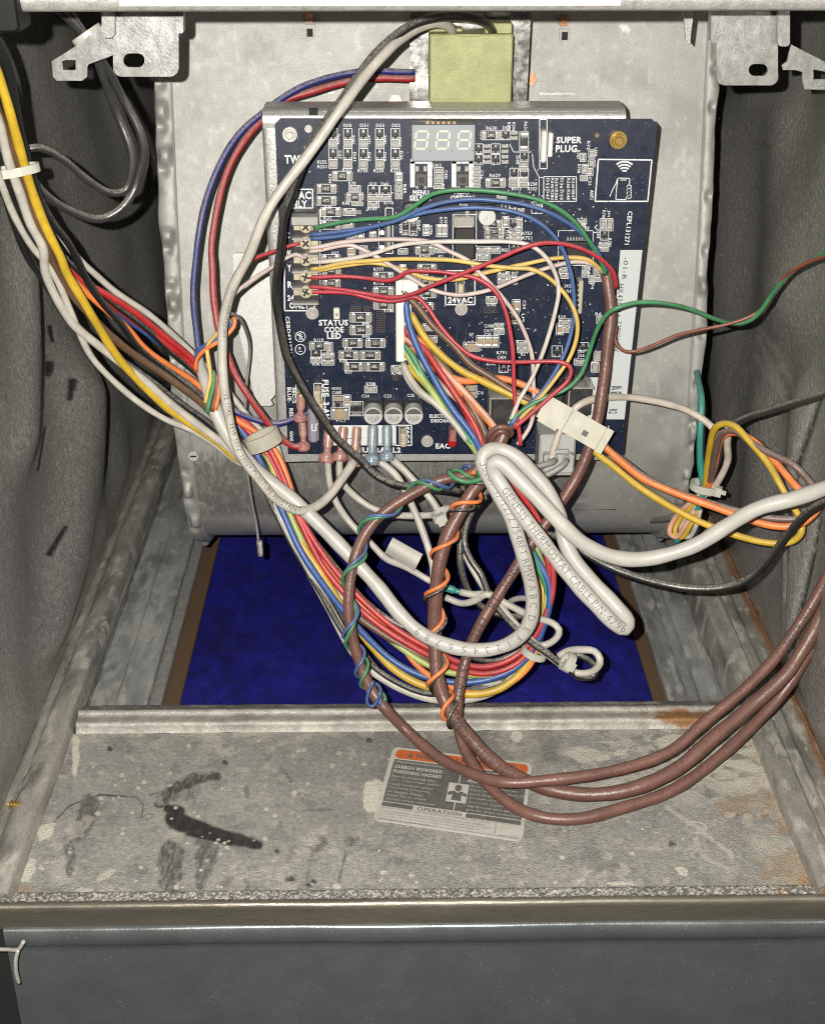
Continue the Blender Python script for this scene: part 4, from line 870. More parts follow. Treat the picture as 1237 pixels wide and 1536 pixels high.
# brackets beside big resistors, trace hints, vias
for (u, v, w, h) in R_:
    for s in (-1, 1):
        for k in (-1, 0, 1):
            VIA.box(Py(u+s*(w/2+3.5), v+k*4, YB-.0002), W(1.6, u, v), .0002, H(1.6, u, v))
for (u0, v0, u1, v1, st_) in ((566, 467, 577, 499, 3.4), (527, 460, 541, 468, 3.2), (547, 460, 553, 468, 3), (700, 553, 735, 578, 4.2), (590, 564, 596, 570, 3), (852, 408, 862, 416, 5), (726, 462, 745, 470, 3.4)):
    u = u0
    while u <= u1:
        v = v0
        while v <= v1: VIA.box(Py(u, v, YB-.0002), W(1.5, u, v), .0002, H(1.5, u, v)); v += st_
        u += st_
vr = random.Random(11)
for k in range(420):
    u = vr.uniform(425, 960); v = vr.uniform(190, 670)
    if vr.random() < .6: u, v = vr.choice([(760, 470), (810, 560), (850, 330), (700, 540), (800, 300), (560, 360), (840, 450)]); u += vr.gauss(0, 32); v += vr.gauss(0, 30)
    if u > 970-(v-178)*.1: continue
    s = vr.choice([1.1, 1.4, 1.8]); (SILK if vr.random() < .5 else VIA).box(Py(u, v, YB-.0002), W(s, u, v), .0002, H(s, u, v))
for k in range(160):       # fine traces
    u = vr.uniform(425, 940); v = vr.uniform(190, 670); L_ = vr.uniform(8, 40); d = vr.choice([(1, 0), (0, 1), (.7, .7)])
    if u+L_ > 960-(v-178)*.1: continue
    line(u, v, u+d[0]*L_, min(v+d[1]*L_, 676), .8, FAINT)
M['trace'] = mat('trace_relief', (.030, .046, .090), .35)
SILK.build('silkscreen_print', 'silk', cb)['kind'] = 'stuff'; VIA.build('via_dots', 'gold', cb)['kind'] = 'stuff'; FAINT.build('copper_traces', 'trace', cb)['kind'] = 'stuff'
for (u, v) in ((895, 203), (459, 222), (843, 330)):
    mb = MB(); p = Py(u, v, YB-.0003); mb.cyl(p, p+Vector((0, -.0001, 0)), W(5.5, u, v)/2*2, 14, 1); mb.cyl(p, p+Vector((0, -.0002, 0)), W(6, u, v)/2, 12, 0); mb.build('plated_hole', ['gold', 'cbody'], cb)

M['zinc2'] = mat('clean_zinc', (.42, .42, .40), .50, .25, var=.10, vscale=500, bump=.12, bscale=1300, grain=.12)
# ================================================================== CONTROL BOX behind the board
cx = thing('control_box', 'bright folded metal box carrying the navy circuit board', 'box', Py(690, 430, .215))
mb = MB(); yb0 = YB+.004
L0 = Py(394, 168, yb0); R0 = Py(938, 168, yb0); zt = L0.z; zbm = Py(600, 690, yb0).z
back = MB(); back.box(((L0.x+R0.x)/2, yb0+.0008, (zt+zbm)/2), R0.x-L0.x, .0014, zt-zbm); back.build('back_plate', 'bright', cx)
# rolled top
pr = [(yb0+.020, zt+.0012), (yb0+.008, zt+.0012), (yb0+.002, zt+.0008), (yb0-.0012, zt-.0012), (yb0-.0018, zt-.004), (yb0-.0015, zt-.007)]
pr = catmull([(0, a, b) for a, b in pr], .0006)[:, 1:]; xs = np.linspace(L0.x, R0.x, 160); Q = np.zeros((len(pr), 160, 3))
for i, (y, z) in enumerate(pr): Q[i, :, 0] = xs; Q[i, :, 1] = y; Q[i, :, 2] = z
gridmesh('top_fold', Q, 'bright', None, cx)
pr = [(L0.x-.0012, yb0+.018), (L0.x-.001, yb0+.004), (L0.x+.0004, yb0-.0008), (L0.x+.0035, yb0-.0014), (L0.x+.012, yb0-.0012)]
pr = catmull([(a, b, 0) for a, b in pr], .0006); zs = np.linspace(zbm, zt-.002, 160); Q = np.zeros((len(pr), 160, 3))
for i in range(len(pr)): Q[i, :, 0] = pr[i, 0]; Q[i, :, 1] = pr[i, 1]; Q[i, :, 2] = zs
gridmesh('side_fold', Q, 'bright', None, cx)
mb = MB(); mb.box((R0.x-.0008, yb0+.0265, (zt+zbm)/2-.012), .0014, .050, zt-zbm-.030); mb.build('side_wall', 'bright', cx)
mb = MB(); mb.poly_extrude([Py(u, v, .236-(v-380)/229*.018) for u, v in ((350, 380), (418, 380), (413, 592), (406, 600), (410, 607), (404, 609), (385, 609), (352, 470))], [], (0, .0012, 0)); mb.build('flange_plate', 'zinc2', cx)
mb = MB(); mb.box(((L0.x+R0.x)/2, yb0+.022, zbm), R0.x-L0.x, .043, .0014); mb.build('bottom_wall', 'galv', cx)
mb = MB()
for s, u, v, w, h, r in (('CONTROL', 566, 727, 34, 9, -90), ('HOT', 652, 707, 28, 8, -90), ('EAC-L1', 594, 742, 34, 8, -62)):
    V, Fc = text_mesh(s, 0); lo, hi = V.min(0), V.max(0); q = (V-(lo+hi)/2)/(hi-lo); a = math.radians(r); pts = []
    for x, y in q:
        X = x*w; Y = y*h; p = hsurf(u+X*math.cos(a)-Y*math.sin(a), v-(X*math.sin(a)+Y*math.cos(a))); pts.append(p+Vector((0, -.0008, .0003)))
    mb.add(pts, Fc)
mb.build('stamped_letters', mat('stamped_metal', (.40, .40, .37), .35, .8), hb)
mb = MB(); mb.box(Py(470, 167, yb0-.003), .004, .002, .0028); mb.build('notch', 'dark', cx)
# ================================================================== WIRES AND CABLES
def wm(n, c, r=.42, d=.30): M[n] = mat(n, c, r, 0, var=.14, vscale=160, spec=.45, dustcol=(.40, .38, .34), bump=.15, bscale=500, updust=d, grain=.08, blot=.16, blscale=45)
wm('w_white', (.47, .447, .395), .42, .2); wm('w_yellow', (.55, .36, .028)); wm('w_orange', (.74, .20, .045)); wm('w_red', (.42, .020, .022)); wm('w_blue', (.02, .085, .30)); wm('w_navy', (.020, .025, .15), .42, .8)
wm('w_green', (.035, .22, .095)); wm('w_brown', (.115, .062, .032)); wm('w_black', (.013, .013, .013), .30, .75); wm('w_lime', (.36, .44, .12)); wm('w_tan', (.42, .32, .20)); wm('w_grey', (.25, .245, .225))
wm('t_green', (.045, .21, .085)); wm('t_blue', (.045, .10, .27)); wm('t_pink', (.54, .44, .41)); wm('t_white', (.56, .515, .465)); wm('t_yellow', (.58, .40, .10)); wm('t_red', (.40, .028, .045)); wm('t_brown', (.20, .055, .035)); wm('w_teal', (.03, .26, .22)); wm('w_beige', (.55, .49, .42)); wm('w_salmon', (.62, .33, .22)); wm('w_dusty', (.030, .030, .029), .28, .95)
M['w_dusty'].node_tree.nodes['Principled BSDF'].inputs['Specular IOR Level'].default_value = .8
wm('w_dullred', (.33, .025, .028), .45, .75)
wm('w_plum', (.15, .09, .08), .4, .6)
M['brown_cable'] = mat('brown_jacket', (.135, .060, .047), .38, 0, var=.16, vscale=70, updust=.28, dustcol=(.36, .26, .22), bump=.3, bscale=500, grain=.10, blot=.2, blscale=35)
M['white_cable'] = mat('white_jacket', (.47, .458, .42), .42, 0, var=.06, vscale=50, updust=.2, dustcol=(.42, .40, .35), bump=.15, bscale=400, grain=.05, blot=.12, blscale=40)
M['grey_ink'] = mat('worn_grey_ink', (.13, .13, .125), .6)
M['copperw'] = mat('bare_copper', (.60, .30, .14), .3, .7)
def path(pts, step=.0022):
    Q = []
    for p in pts:
        y = p[2] if len(p) > 2 else None
        if isinstance(y, str): y = Pz(p[0], p[1], float(y[1:])).y
        Q.append([p[0], p[1], y])
    known = [i for i, q in enumerate(Q) if q[2] is not None]
    cum = np.r_[0, np.cumsum([math.hypot(Q[i+1][0]-Q[i][0], Q[i+1][1]-Q[i][1]) for i in range(len(Q)-1)])]
    ys = np.interp(cum, cum[known], [Q[i][2] for i in known])
    return catmull([Py(q[0], q[1], y) for q, y in zip(Q, ys)], step)
PATHS = {}
def wire(name, label, pts, d, m, cat='wire', group=None, key=None, n=10, taper=None, step=.0022):
    C = path(pts, step); r = d/2*np.mean([depth(p) for p in C])/F
    s = np.arange(len(C))*step; ph = (len(PATHS)*1.7) % 6.28
    C = C+np.stack([np.sin(s*60+ph)+.4*np.sin(s*151+2*ph), .5*np.sin(s*80+ph*1.3), np.sin(s*70+ph*.7)+.4*np.sin(s*137+ph)], -1)*min(.00030, r*.16)*sstep(0, .02, s)[:, None]
    rr = r*(1+.035*np.sin(s*160+ph)+.025*np.sin(s*410+ph*2))
    if taper: rr = rr*(taper+(1-taper)*sstep(0, .03, s))
    mb = MB(); tube_into(mb, C, rr, n); o = mb.build(name, m); tag(o, label, cat, group)
    PATHS[key or label] = (C, r, o); return o
def sleeve(parent, u, v, u2, v2, y, y2, w, m, name='terminal_sleeve', bell=True):
    a, b = Py(u, v, y), Py(u2, v2, y2); C = catmull([a, a.lerp(b, .5), b], .0006); r = px2m(w/2, a); k = len(C); t = np.linspace(0, 1, k)
    rad = r*np.where(t < .06, .8, np.where(t < .5, .92, .92-.30*sstep(.5, .62, t)))
    if bell: rad = rad+r*(.78*sstep(.68, .80, t)-.12*sstep(.93, 1, t))
    mb = MB(); tube_into(mb, C, rad, 14)
    if bell: tube_into(mb, C[int(k*.84):int(k*.97)], r*1.42, 14)
    o = mb.build(name, m); setpar(o, parent)
    if bell:
        mb = MB(); Cc = C[:int(k*.62)]; tube_into(mb, Cc, r*np.linspace(.55, .62, len(Cc)), 8); g = mb.build('metal_barrel', 'brassy'); setpar(g, o); g.matrix_parent_inverse = Matrix.Identity(4)
    return o
def ring_tie(label, u, v, y, du, dv, r, wpx, m='nylon', head=None, group='clear cable ties', squash=.8, tilt=0.):
    c = Py(u, v, y); T = (Py(u+du, v+dv, y)-c).normalized(); Nv = (CAMLOC-c); Nv = (Nv-T*Nv.dot(T)).normalized(); B = T.cross(Nv)
    R = px2m(r, c); w = px2m(wpx, c); mb = MB(); n = 28; P = []
    for i in range(n):
        a = 2*math.pi*i/n; q = B*math.cos(a)*R+Nv*math.sin(a)*R*squash
        for (dr, dt) in ((.0, -.5), (.0, .5), (.0011, .5), (.0011, -.5)): P.append(c+q+q.normalized()*dr+T*dt*w)
    fs = []
    for i in range(n):
        j = (i+1) % n
        for k in range(4): fs.append((i*4+k, i*4+(k+1) % 4, j*4+(k+1) % 4, j*4+k))
    mb.add(P, fs, 0, False)
    o = mb.build('cable_tie', m); tag(o, label, 'cable tie', group)
    if head is not None:
        a = math.radians(head); q = c+B*math.cos(a)*R*1.15+Nv*math.sin(a)*R*squash*1.15
        R3 = Matrix((T, B, Nv)).transposed(); mb = MB(); mb.box(q, w*1.3, w*1.0, w*.9, 0, R3); mb.box(q+B*math.cos(a)*w*.75, w*.55, w*.8, w*.35, 0, R3); h = mb.build('tie_head', m); setpar(h, o)
    return o
def text_fine(s):
    V, Fc = text_mesh(s, -.010); bm = bmesh.new(); vs = [bm.verts.new((x, y, 0)) for x, y in V]
    for f in Fc:
        try: bm.faces.new([vs[i] for i in f])
        except ValueError: pass
    for _ in range(3):
        ed = [e for e in bm.edges if e.calc_length() > .16]
        if not ed: break
        bmesh.ops.subdivide_edges(bm, edges=ed, cuts=1); bmesh.ops.triangulate(bm, faces=[f for f in bm.faces if len(f.verts) > 4])
    bm.verts.index_update(); V2 = np.array([v.co[:2] for v in bm.verts]); F2 = [tuple(v.index for v in f.verts) for f in bm.faces]; bm.free(); return V2, F2
def path_text(name, s, C, r, hpx, start, m='ink', ang=0., spacing=1., parent=None, lenm=None):
    V, Fc = text_fine(s); d = np.r_[0, np.cumsum(np.linalg.norm(np.diff(C, axis=0), axis=1))]
    lo, hi = V.min(0), V.max(0); c0 = C[np.searchsorted(d, min(start, d[-1]-1e-5))]; h = px2m(hpx, c0); sc = h/(hi[1]-lo[1])
    L_ = lenm if lenm else (hi[0]-lo[0])*sc*spacing
    T, _, _ = frames(C); mb = MB(); pts = []
    for x, y in V:
        sA = start+(x-lo[0])/(hi[0]-lo[0])*L_; sA = min(sA, d[-1]); yy = (y-(lo[1]+hi[1])/2)*sc
        c = np.array([np.interp(sA, d, C[:, i]) for i in range(3)]); t = np.array([np.interp(sA, d, T[:, i]) for i in range(3)]); t /= np.linalg.norm(t)
        nv = CN-c; nv -= t*nv.dot(t); nv /= np.linalg.norm(nv); up = np.cross(nv, t); th = yy/r+ang
        pts.append(tuple(c+(r*1.06+.00012)*(nv*math.cos(th)+up*math.sin(th))))
    mb.add(pts, Fc); o = mb.build(name, m)
    if parent is not None: setpar(o, parent)
    return o
# ---------------------------------------------------------------- left harness, lower loop and board plug (continuous runs)
ST = ['S1', 'S2', 'S3', 'S4', 'S5', 'S6', 'S7', 'S8', 'S9', 'S10']
def loop(L, y=(.178, .160, .148, .134, .126, .124, .128, .136, .146, .152), off=0.): return [(p[0], p[1], yy+(off if i >= 5 else off*.4)) for i, (p, yy) in enumerate(zip(L, y))]
left = {
 'red': [(62, 352, .150), (92, 390), (122, 421), (153, 438), (183, 455), (217, 478), (251, 506), (292, 543, .186), (340, 606)],
 'darkred': [(70, 365, .152), (98, 399), (128, 429), (158, 450), (190, 472), (221, 495), (255, 521), (290, 550, .188), (335, 610)],
 'orange': [(72, 372, .146), (105, 414), (136, 445), (163, 468), (190, 492), (217, 523), (251, 546), (292, 572, .182), (345, 622)],
 'blue': [(100, 400, .160), (150, 447), (204, 487), (238, 511), (272, 536), (297, 556, .190), (350, 630)],
 'white': [(60, 300, .150), (112, 380), (143, 411), (177, 441), (217, 468), (251, 495), (290, 530, .19), (345, 590), (385, 640)],
 'yellow': [(-14, 85, .100), (0, 119), (20, 183), (34, 231), (48, 285), (68, 340, .130), (92, 390), (98, 407), (122, 445), (146, 485), (173, 529), (204, 567, .160), (244, 607), (289, 638), (326, 662), (360, 689, .176)],
 'brown': [(-14, 140, .106), (0, 172), (14, 206), (31, 258), (48, 312), (68, 363, .134), (82, 400), (102, 431), (136, 472), (177, 512), (221, 546, .166), (265, 577), (299, 601), (350, 652, .178)],
 'black1': [(-12, 40, .110), (4, 72), (16, 112), (24, 160), (34, 215), (51, 272), (75, 326, .138), (105, 367), (129, 417), (153, 455), (180, 485), (211, 523), (251, 553, .176), (292, 584), (345, 640)],
 'white1': [(-14, 150, .102), (0, 190), (14, 245), (32, 292), (48, 336, .128), (65, 370), (68, 408), (90, 458), (112, 489), (146, 516), (177, 540, .158), (217, 570), (258, 607), (306, 645), (340, 669), (372, 698, .176)],
 'white2': [(-14, 225, .106), (2, 272), (24, 325), (50, 372, .134), (76, 402), (102, 458), (119, 499), (139, 536), (170, 570, .160), (210, 604), (251, 631), (292, 648), (326, 669), (363, 696, .178)],
 'greyblack': [(120, 497, .166), (150, 520), (190, 545), (231, 574), (272, 607), (312, 635), (350, 669, .178)],
 'black3': [(95, 385, .156), (140, 430), (170, 456), (217, 492), (258, 529), (292, 557, .188), (345, 615)],
 'black2': [(-12, 255, .112), (6, 290), (24, 340), (44, 385, .140), (70, 425), (95, 470), (135, 518, .166)],
}
S = {
 'red': [(402, 668), (452, 779), (497, 849), (570, 925), (640, 971), (722, 1001), (782, 977), (829, 891), (811, 786), (735, 690)],
 'darkred': [(396, 672), (447, 778), (490, 858), (562, 932), (640, 982), (722, 1011), (787, 986), (826, 900), (805, 792), (731, 690)],
 'white': [(412, 664), (438, 776), (483, 866), (569, 945), (644, 991), (743, 1027), (791, 993), (818, 910), (800, 802), (728, 690)],
 'lime': [(398, 676), (440, 785), (495, 884), (587, 960), (644, 999), (690, 1012), (782, 998), (820, 905), (806, 830), (720, 686)],
 'orange': [(410, 672), (456, 787), (510, 877), (592, 957), (640, 1010), (725, 1042), (794, 998), (807, 915), (801, 845), (739, 696)],
 'blue': [(383, 678), (424, 767), (463, 847), (572, 977), (644, 1018), (729, 1020), (789, 987), (826, 891), (791, 812), (722, 682)],
 'yellow': [(388, 695), (437, 792), (483, 863), (580, 995), (644, 1031), (735, 1038), (788, 1003), (814, 915), (808, 850), (726, 688)],
 'black1': [(400, 690), (449, 784), (489, 882), (580, 1019), (650, 1041), (740, 1027), (783, 1001), (811, 925), (796, 830), (730, 700)],
 'white1': [(395, 705), (418, 767), (478, 885), (551, 1003), (655, 1050), (735, 1039), (786, 998), (812, 950), (806, 860), (742, 705)],
 'black3': [(378, 690), (412, 765), (474, 880), (543, 985), (645, 1043), (720, 1030), (775, 1008), (800, 960), (800, 870), (745, 715)],
 'white2': [(390, 698), (428, 777), (492, 899), (570, 1018), (650, 1046), (725, 1045), (782, 1004), (806, 955), (802, 850), (748, 700)],
 'greyblack': [(406, 678), (444, 774), (500, 846), (560, 912), (650, 963), (735, 992), (784, 970), (815, 930), (804, 820), (733, 695)],
 'brown': [(386, 684), (432, 772), (482, 872), (556, 940), (640, 988), (715, 1018), (780, 992), (816, 920), (800, 815), (740, 692)],
}
fan = {
 'red': [(720, 664, .158), (705, 632), (690, 600), (666, 566, .172), (643, 535), (620, 509), (606, 491, .184)],
 'darkred': [(722, 660, .158), (710, 633), (685, 595), (659, 556, .172), (634, 522), (607, 500, .184)],
 'lime': [(708, 668, .159), (674, 626), (651, 592, .171), (625, 556), (607, 527, .184)],
 'white': [(712, 668, .160), (688, 640), (672, 618), (643, 600, .173), (617, 577), (604, 550, .184)],
 'orange': [(746, 655, .156), (739, 641), (722, 620), (706, 602), (680, 577, .172), (640, 540), (608, 508, .184)],
 'blue': [(713, 662, .157), (703, 646), (679, 613), (653, 571, .17), (628, 525), (612, 483), (607, 450, .184)],
 'yellow': [(716, 672, .162), (690, 640), (664, 606), (640, 578, .174), (616, 554), (605, 538, .184)],
 'brown': [(734, 668, .157), (724, 640), (706, 610), (682, 572, .172), (645, 530), (608, 515, .184)],
}
spec = {
 'red': ('red wire along the top of the lower hanging loop to the white board plug', 'w_red', 12.5),
 'darkred': ('second red wire just below the topmost red one in the lower hanging loop', 'w_red', 12),
 'white': ('white wire along the top edge of the left bundle, ending at the board plug', 'w_white', 12),
 'orange': ('orange wire along the bottom of the hanging loop up to the board plug', 'w_orange', 12),
 'blue': ('mid blue wire in the lower hanging loop reaching the top of the white board plug', 'w_blue', 13),
 'yellow': ('bright yellow wire coming down the left wall from the top left corner', 'w_yellow', 14),
 'brown': ('brown wire beside the yellow one coming down the left wall', 'w_brown', 13),
 'black1': ('dusty black wire running under the yellow wire down the left wall', 'w_black', 13),
 'white1': ('white wire on the left wall, upper of the two below the yellow wire', 'w_white', 14),
 'white2': ('lowest white wire bulging out below the yellow wire on the left', 'w_white', 12),
 'greyblack': ('dusty black wire squeezed between the yellow wire and the brown wire on the left', 'w_black', 11),
 'black3': ('black wire beside the blue one in the upper part of the left bundle', 'w_black', 11),
}
for k, (lab, m, d) in spec.items():
    pts = left[k]+loop(S[k], off=.009 if k in ('white1', 'white2', 'black1', 'black3', 'greyblack', 'brown', 'white') else 0.)+[(p[0], p[1], p[2]+.004) if (len(p) > 2 and k in ('yellow', 'white')) else p for p in fan.get(k, [])]
    wire(k_name := {'w_red': 'red_wire', 'w_white': 'white_wire', 'w_orange': 'orange_wire', 'w_blue': 'blue_wire', 'w_yellow': 'yellow_wire', 'w_brown': 'brown_wire', 'w_black': 'black_wire'}[m], lab, pts, d*(.9 if k in ('yellow', 'brown', 'white1') else .80), m, group='wires of the main harness', key=k)
wire('black_wire', 'short black wire at the far left edge behind the lowest white wire', left['black2'], 12, 'w_black', group='wires of the main harness')
wire('lime_wire', 'yellow green wire from the lower loop rising to the board plug', [(360, 640, .185)]+loop(S['lime'])+fan['lime'], 10, 'w_lime', group='wires of the main harness')
# extra strands in the fan between board plug and cable knot
wire('green_wire', 'green wire at the left edge of the fan leaving the board plug', [(604, 514, .184), (620, 535), (638, 571), (664, 608, .170), (687, 639), (716, 677, .157), (742, 720, .152), (770, 775), (806, 847, .142), (822, 905, .136), (800, 975, .130)], 10, 'w_green', group='wires of the main harness')
wire('tan_wire', 'tan wire between the red wires in the fan leaving the board plug', [(605, 530, .184), (632, 548), (668, 585, .172), (700, 612), (722, 640), (738, 668, .157)], 9, 'w_tan', group='wires of the main harness')
wire('salmon_wire', 'pale salmon wire at the right of the fan leaving the board plug', [(606, 505, .184), (640, 532), (672, 562, .172), (712, 603), (742, 640), (752, 662, .155)], 9.5, 'w_salmon', group='wires of the main harness')
wire('cream_wire', 'cream wire curving out lowest from the foot of the board plug', [(604, 545, .184), (612, 562), (630, 586, .173), (652, 603), (676, 628), (700, 660, .160)], 10.5, 'w_white', group='wires of the main harness')
# wires running through the inline connector
wire('yellow_wire', 'yellow wire from the board plug to the cream inline connector', [(616, 470, .184), (624, 484), (638, 507), (664, 535, .174), (695, 558), (711, 566), (752, 587, .163), (791, 605, .160), (806, 611, .160)], 11, 'w_yellow')
wire('brown_wire', 'dusty brown wire from the top of the board plug to the inline connector', [(606, 434, .183), (613, 447), (625, 460), (648, 489), (679, 517, .172), (706, 546), (739, 566), (771, 587, .162), (800, 603, .160), (812, 609, .160)], 11, 'w_brown')
wire('orange_wire', 'orange wire bending across the board to the inline connector', [(612, 500, .184), (633, 515), (648, 537), (669, 560, .174), (695, 571), (719, 570), (752, 567, .166), (783, 577), (807, 590, .161), (820, 599, .160)], 10.5, 'w_orange')
# right-hand run of the same three wires
wire('orange_wire', 'orange wire leaving the inline connector for the loop at the right wall', [(898, 660, .158), (904, 667), (931, 691), (965, 718, .150), (1009, 738), (1056, 756), (1107, 775, .135), (1157, 788), (1194, 788), (1216, 776, .125), (1228, 757), (1216, 744), (1202, 737, .135), (1178, 712), (1153, 685), (1125, 660, .16), (1100, 648), (1082, 656), (1073, 690, .185), (1060, 738, .195)], 11, 'w_orange')
wire('plum_brown_wire', 'dusty plum brown wire riding above the orange one in the right hand loop', [(894, 662, .161), (901, 670), (921, 682), (955, 708, .152), (995, 731), (1049, 751), (1107, 766, .137), (1157, 777), (1201, 777), (1226, 766, .128), (1232, 750), (1219, 731), (1189, 699, .138), (1162, 685), (1129, 666), (1102, 645, .165), (1085, 648), (1074, 675), (1060, 736, .195)], 10.5, 'w_plum')
wire('yellow_wire', 'yellow wire of the lowest sweep in the right hand loop', [(886, 668, .158), (894, 680), (921, 701), (955, 728, .150), (1009, 761), (1056, 785), (1107, 805, .135), (1150, 815), (1184, 813), (1200, 798, .128), (1198, 775), (1187, 757), (1170, 726, .138), (1151, 693), (1123, 661), (1102, 640, .165), (1084, 636), (1070, 644), (1062, 680), (1057, 735, .196)], 10.5, 'w_yellow')
wire('black_wire', 'dusty black wire slanting from the right edge to the tied bundle at the right wall', [(1262, 584, .125), (1237, 590), (1200, 601), (1159, 614, .155), (1123, 625), (1099, 638, .175), (1085, 652), (1076, 688), (1063, 731, .196)], 11.5, 'w_dusty')
wire('black_wire', 'black wire hanging in a long low sag under the white cable at right', [(1262, 742, .10), (1237, 752), (1208, 771), (1177, 805, .115), (1157, 832), (1134, 859), (1107, 876, .125), (1063, 883), (1005, 878), (948, 863, .138), (904, 846), (870, 828), (835, 806, .15), (800, 800, .16)], 12.5, 'w_black')
wire('teal_wire', 'teal green wire dropping beside the right edge of the blower', [(1041, 545, .25), (1046, 570, .225), (1051, 600, .205), (1050, 650, .198), (1051, 704), (1055, 737, .196), (1042, 768), (1022, 800), (1012, 812, .21)], 10, 'w_teal')
wire('beige_wire', 'beige wire arching from the inline connector area over the right edge of the blower', [(826, 690, .165), (835, 657, .172), (848, 630), (862, 612), (878, 602, .176), (900, 597), (939, 595, .19), (976, 601), (1031, 617, .195), (1058, 633), (1071, 648, .19), (1066, 677), (1058, 734, .196)], 11, 'w_beige')
for (lab, pts, m) in (('grey wire in the tied bundle at right, leftmost of the folded loop', [(1094, 645, .178), (1078, 652, .182), (1070, 668), (1064, 700), (1052, 738, .197)], 'w_grey'), ('white wire on the right of the folded loop in the tied bundle', [(1092, 640, .172), (1090, 668), (1090, 690), (1078, 718), (1062, 742, .196)], 'w_beige')): wire('grey_wire' if m == 'w_grey' else 'white_wire', lab, pts, 11, m)
for (nm, lab, m, o) in (('pink_wire', 'salmon pink looped wire end below the tie at the right wall', 'w_salmon', 0), ('yellow_wire', 'short yellow looped wire end below the tie at the right wall', 'w_yellow', 9), ('white_wire', 'short white looped wire end below the tie at the right wall', 'w_white', 18)):
    wire(nm, lab, [(1050+o*.4, 742, .197), (1028+o*.8, 760), (1008+o, 782, .205), (1003+o, 800), (1014+o*1.0, 806), (1026+o*.9, 790, .20), (1042+o*.4, 764)], 8, m)
wire('grey_wire', 'grey wire going behind the blower below the tie at right', [(1050, 746, .198), (1030, 762), (1004, 776, .22), (975, 782, .26)], 9, 'w_grey')
ring_tie('clear cable tie holding the grey, teal and beige wires at the right wall', 1056, 730, .193, -6, 24, 19, 11, head=160)
# ---------------------------------------------------------------- transformer leads
wl = wire('white_wire', 'long white transformer lead looping to the third red terminal', [(677, 52, .220), (676, 44, .214), (661, 36, .205), (638, 37, .196), (610, 51), (577, 81, .175), (543, 119), (512, 163, .160), (478, 210), (441, 258), (400, 319, .150), (373, 387), (350, 431), (334, 482, .152), (333, 533), (336, 584), (346, 635), (362, 682, .140), (393, 725), (415, 750), (444, 765, .138), (466, 763), (489, 747), (511, 720), (528, 697, .165), (535, 682, .178), (535, 668, .182)], 15, 'w_white', key='moist')
C, r, o = PATHS['moist']
d_ = np.r_[0, np.cumsum(np.linalg.norm(np.diff(C, axis=0), axis=1))]
Up, Vp = project(C); i0 = int(np.argmin(np.hypot(Up-352, Vp-655)))
path_text('printed_lettering', '12 10XL   TEW 1012  1000V MOISTURE RESISTANT', C, r, 7, d_[int(np.argmin(np.hypot(Up-338, Vp-590)))], parent=wl, ang=.25, spacing=.93)
i1 = int(np.argmin(np.hypot(Up-350, Vp-431))); path_text('printed_lettering', 'E31071 AWM STYLE 1015', C, r, 5, d_[i1], parent=wl, ang=.45, spacing=.9)
sleeve(wl, 535, 640, 531, 700, .181, .172, 15, 'redt')
bl_w = wire('black_wire', 'thick black lead from the transformer crossing the left side of the board', [(742, 54, .220), (738, 46, .214), (726, 32, .204), (699, 25, .196), (658, 25, .190), (617, 37), (577, 68, .180), (543, 105), (515, 146, .170), (485, 190), (461, 231, .162), (441, 282), (427, 323, .160), (420, 374), (414, 420), (414, 452), (421, 493, .162), (431, 535), (449, 571), (472, 613, .160), (503, 657), (540, 690, .158), (562, 712), (591, 725), (619, 730), (660, 733, .160), (690, 740, .165)], 13.2, 'w_black', key='blk')
C, r, o = PATHS['blk']; Up, Vp = project(C); d_ = np.r_[0, np.cumsum(np.linalg.norm(np.diff(C, axis=0), axis=1))]
M['pale_ink'] = mat('pale_ink', (.40, .39, .36), .6)
path_text('printed_lettering', '18 AWG 600V 105C', C, r, 5, d_[int(np.argmin(np.hypot(Up-545, Vp-695)))], 'pale_ink', parent=bl_w, spacing=.85)
nw = wire('navy_blue_wire', 'navy blue wire from the transformer arching down the left of the board', [(622, 108, .236), (600, 108), (563, 106), (519, 110, .230), (468, 124), (431, 143, .222), (390, 173), (360, 200, .212), (333, 241), (312, 292), (299, 346, .195), (292, 400), (290, 441), (294, 489), (302, 543, .182), (316, 577), (331, 601), (353, 618, .176), (384, 631), (415, 636), (436, 630), (450, 622, .180)], 9.8, 'w_navy')
sleeve(nw, 452, 590, 450, 632, .180, .178, 15, 'redt')
rw = wire('red_wire', 'red transformer wire beside the navy one, ending at the lower left terminal', [(622, 118, .236), (600, 118), (570, 118), (519, 123, .232), (468, 137), (420, 154, .225), (390, 183), (363, 217, .210), (340, 261), (324, 316), (317, 373, .190), (319, 397), (321, 448), (328, 492, .180), (340, 529), (353, 563), (377, 601, .174), (407, 641), (426, 661), (444, 670), (455, 664, .178)], 10.5, 'w_dullred')
sleeve(rw, 453, 628, 456, 676, .182, .178, 14, 'redt')
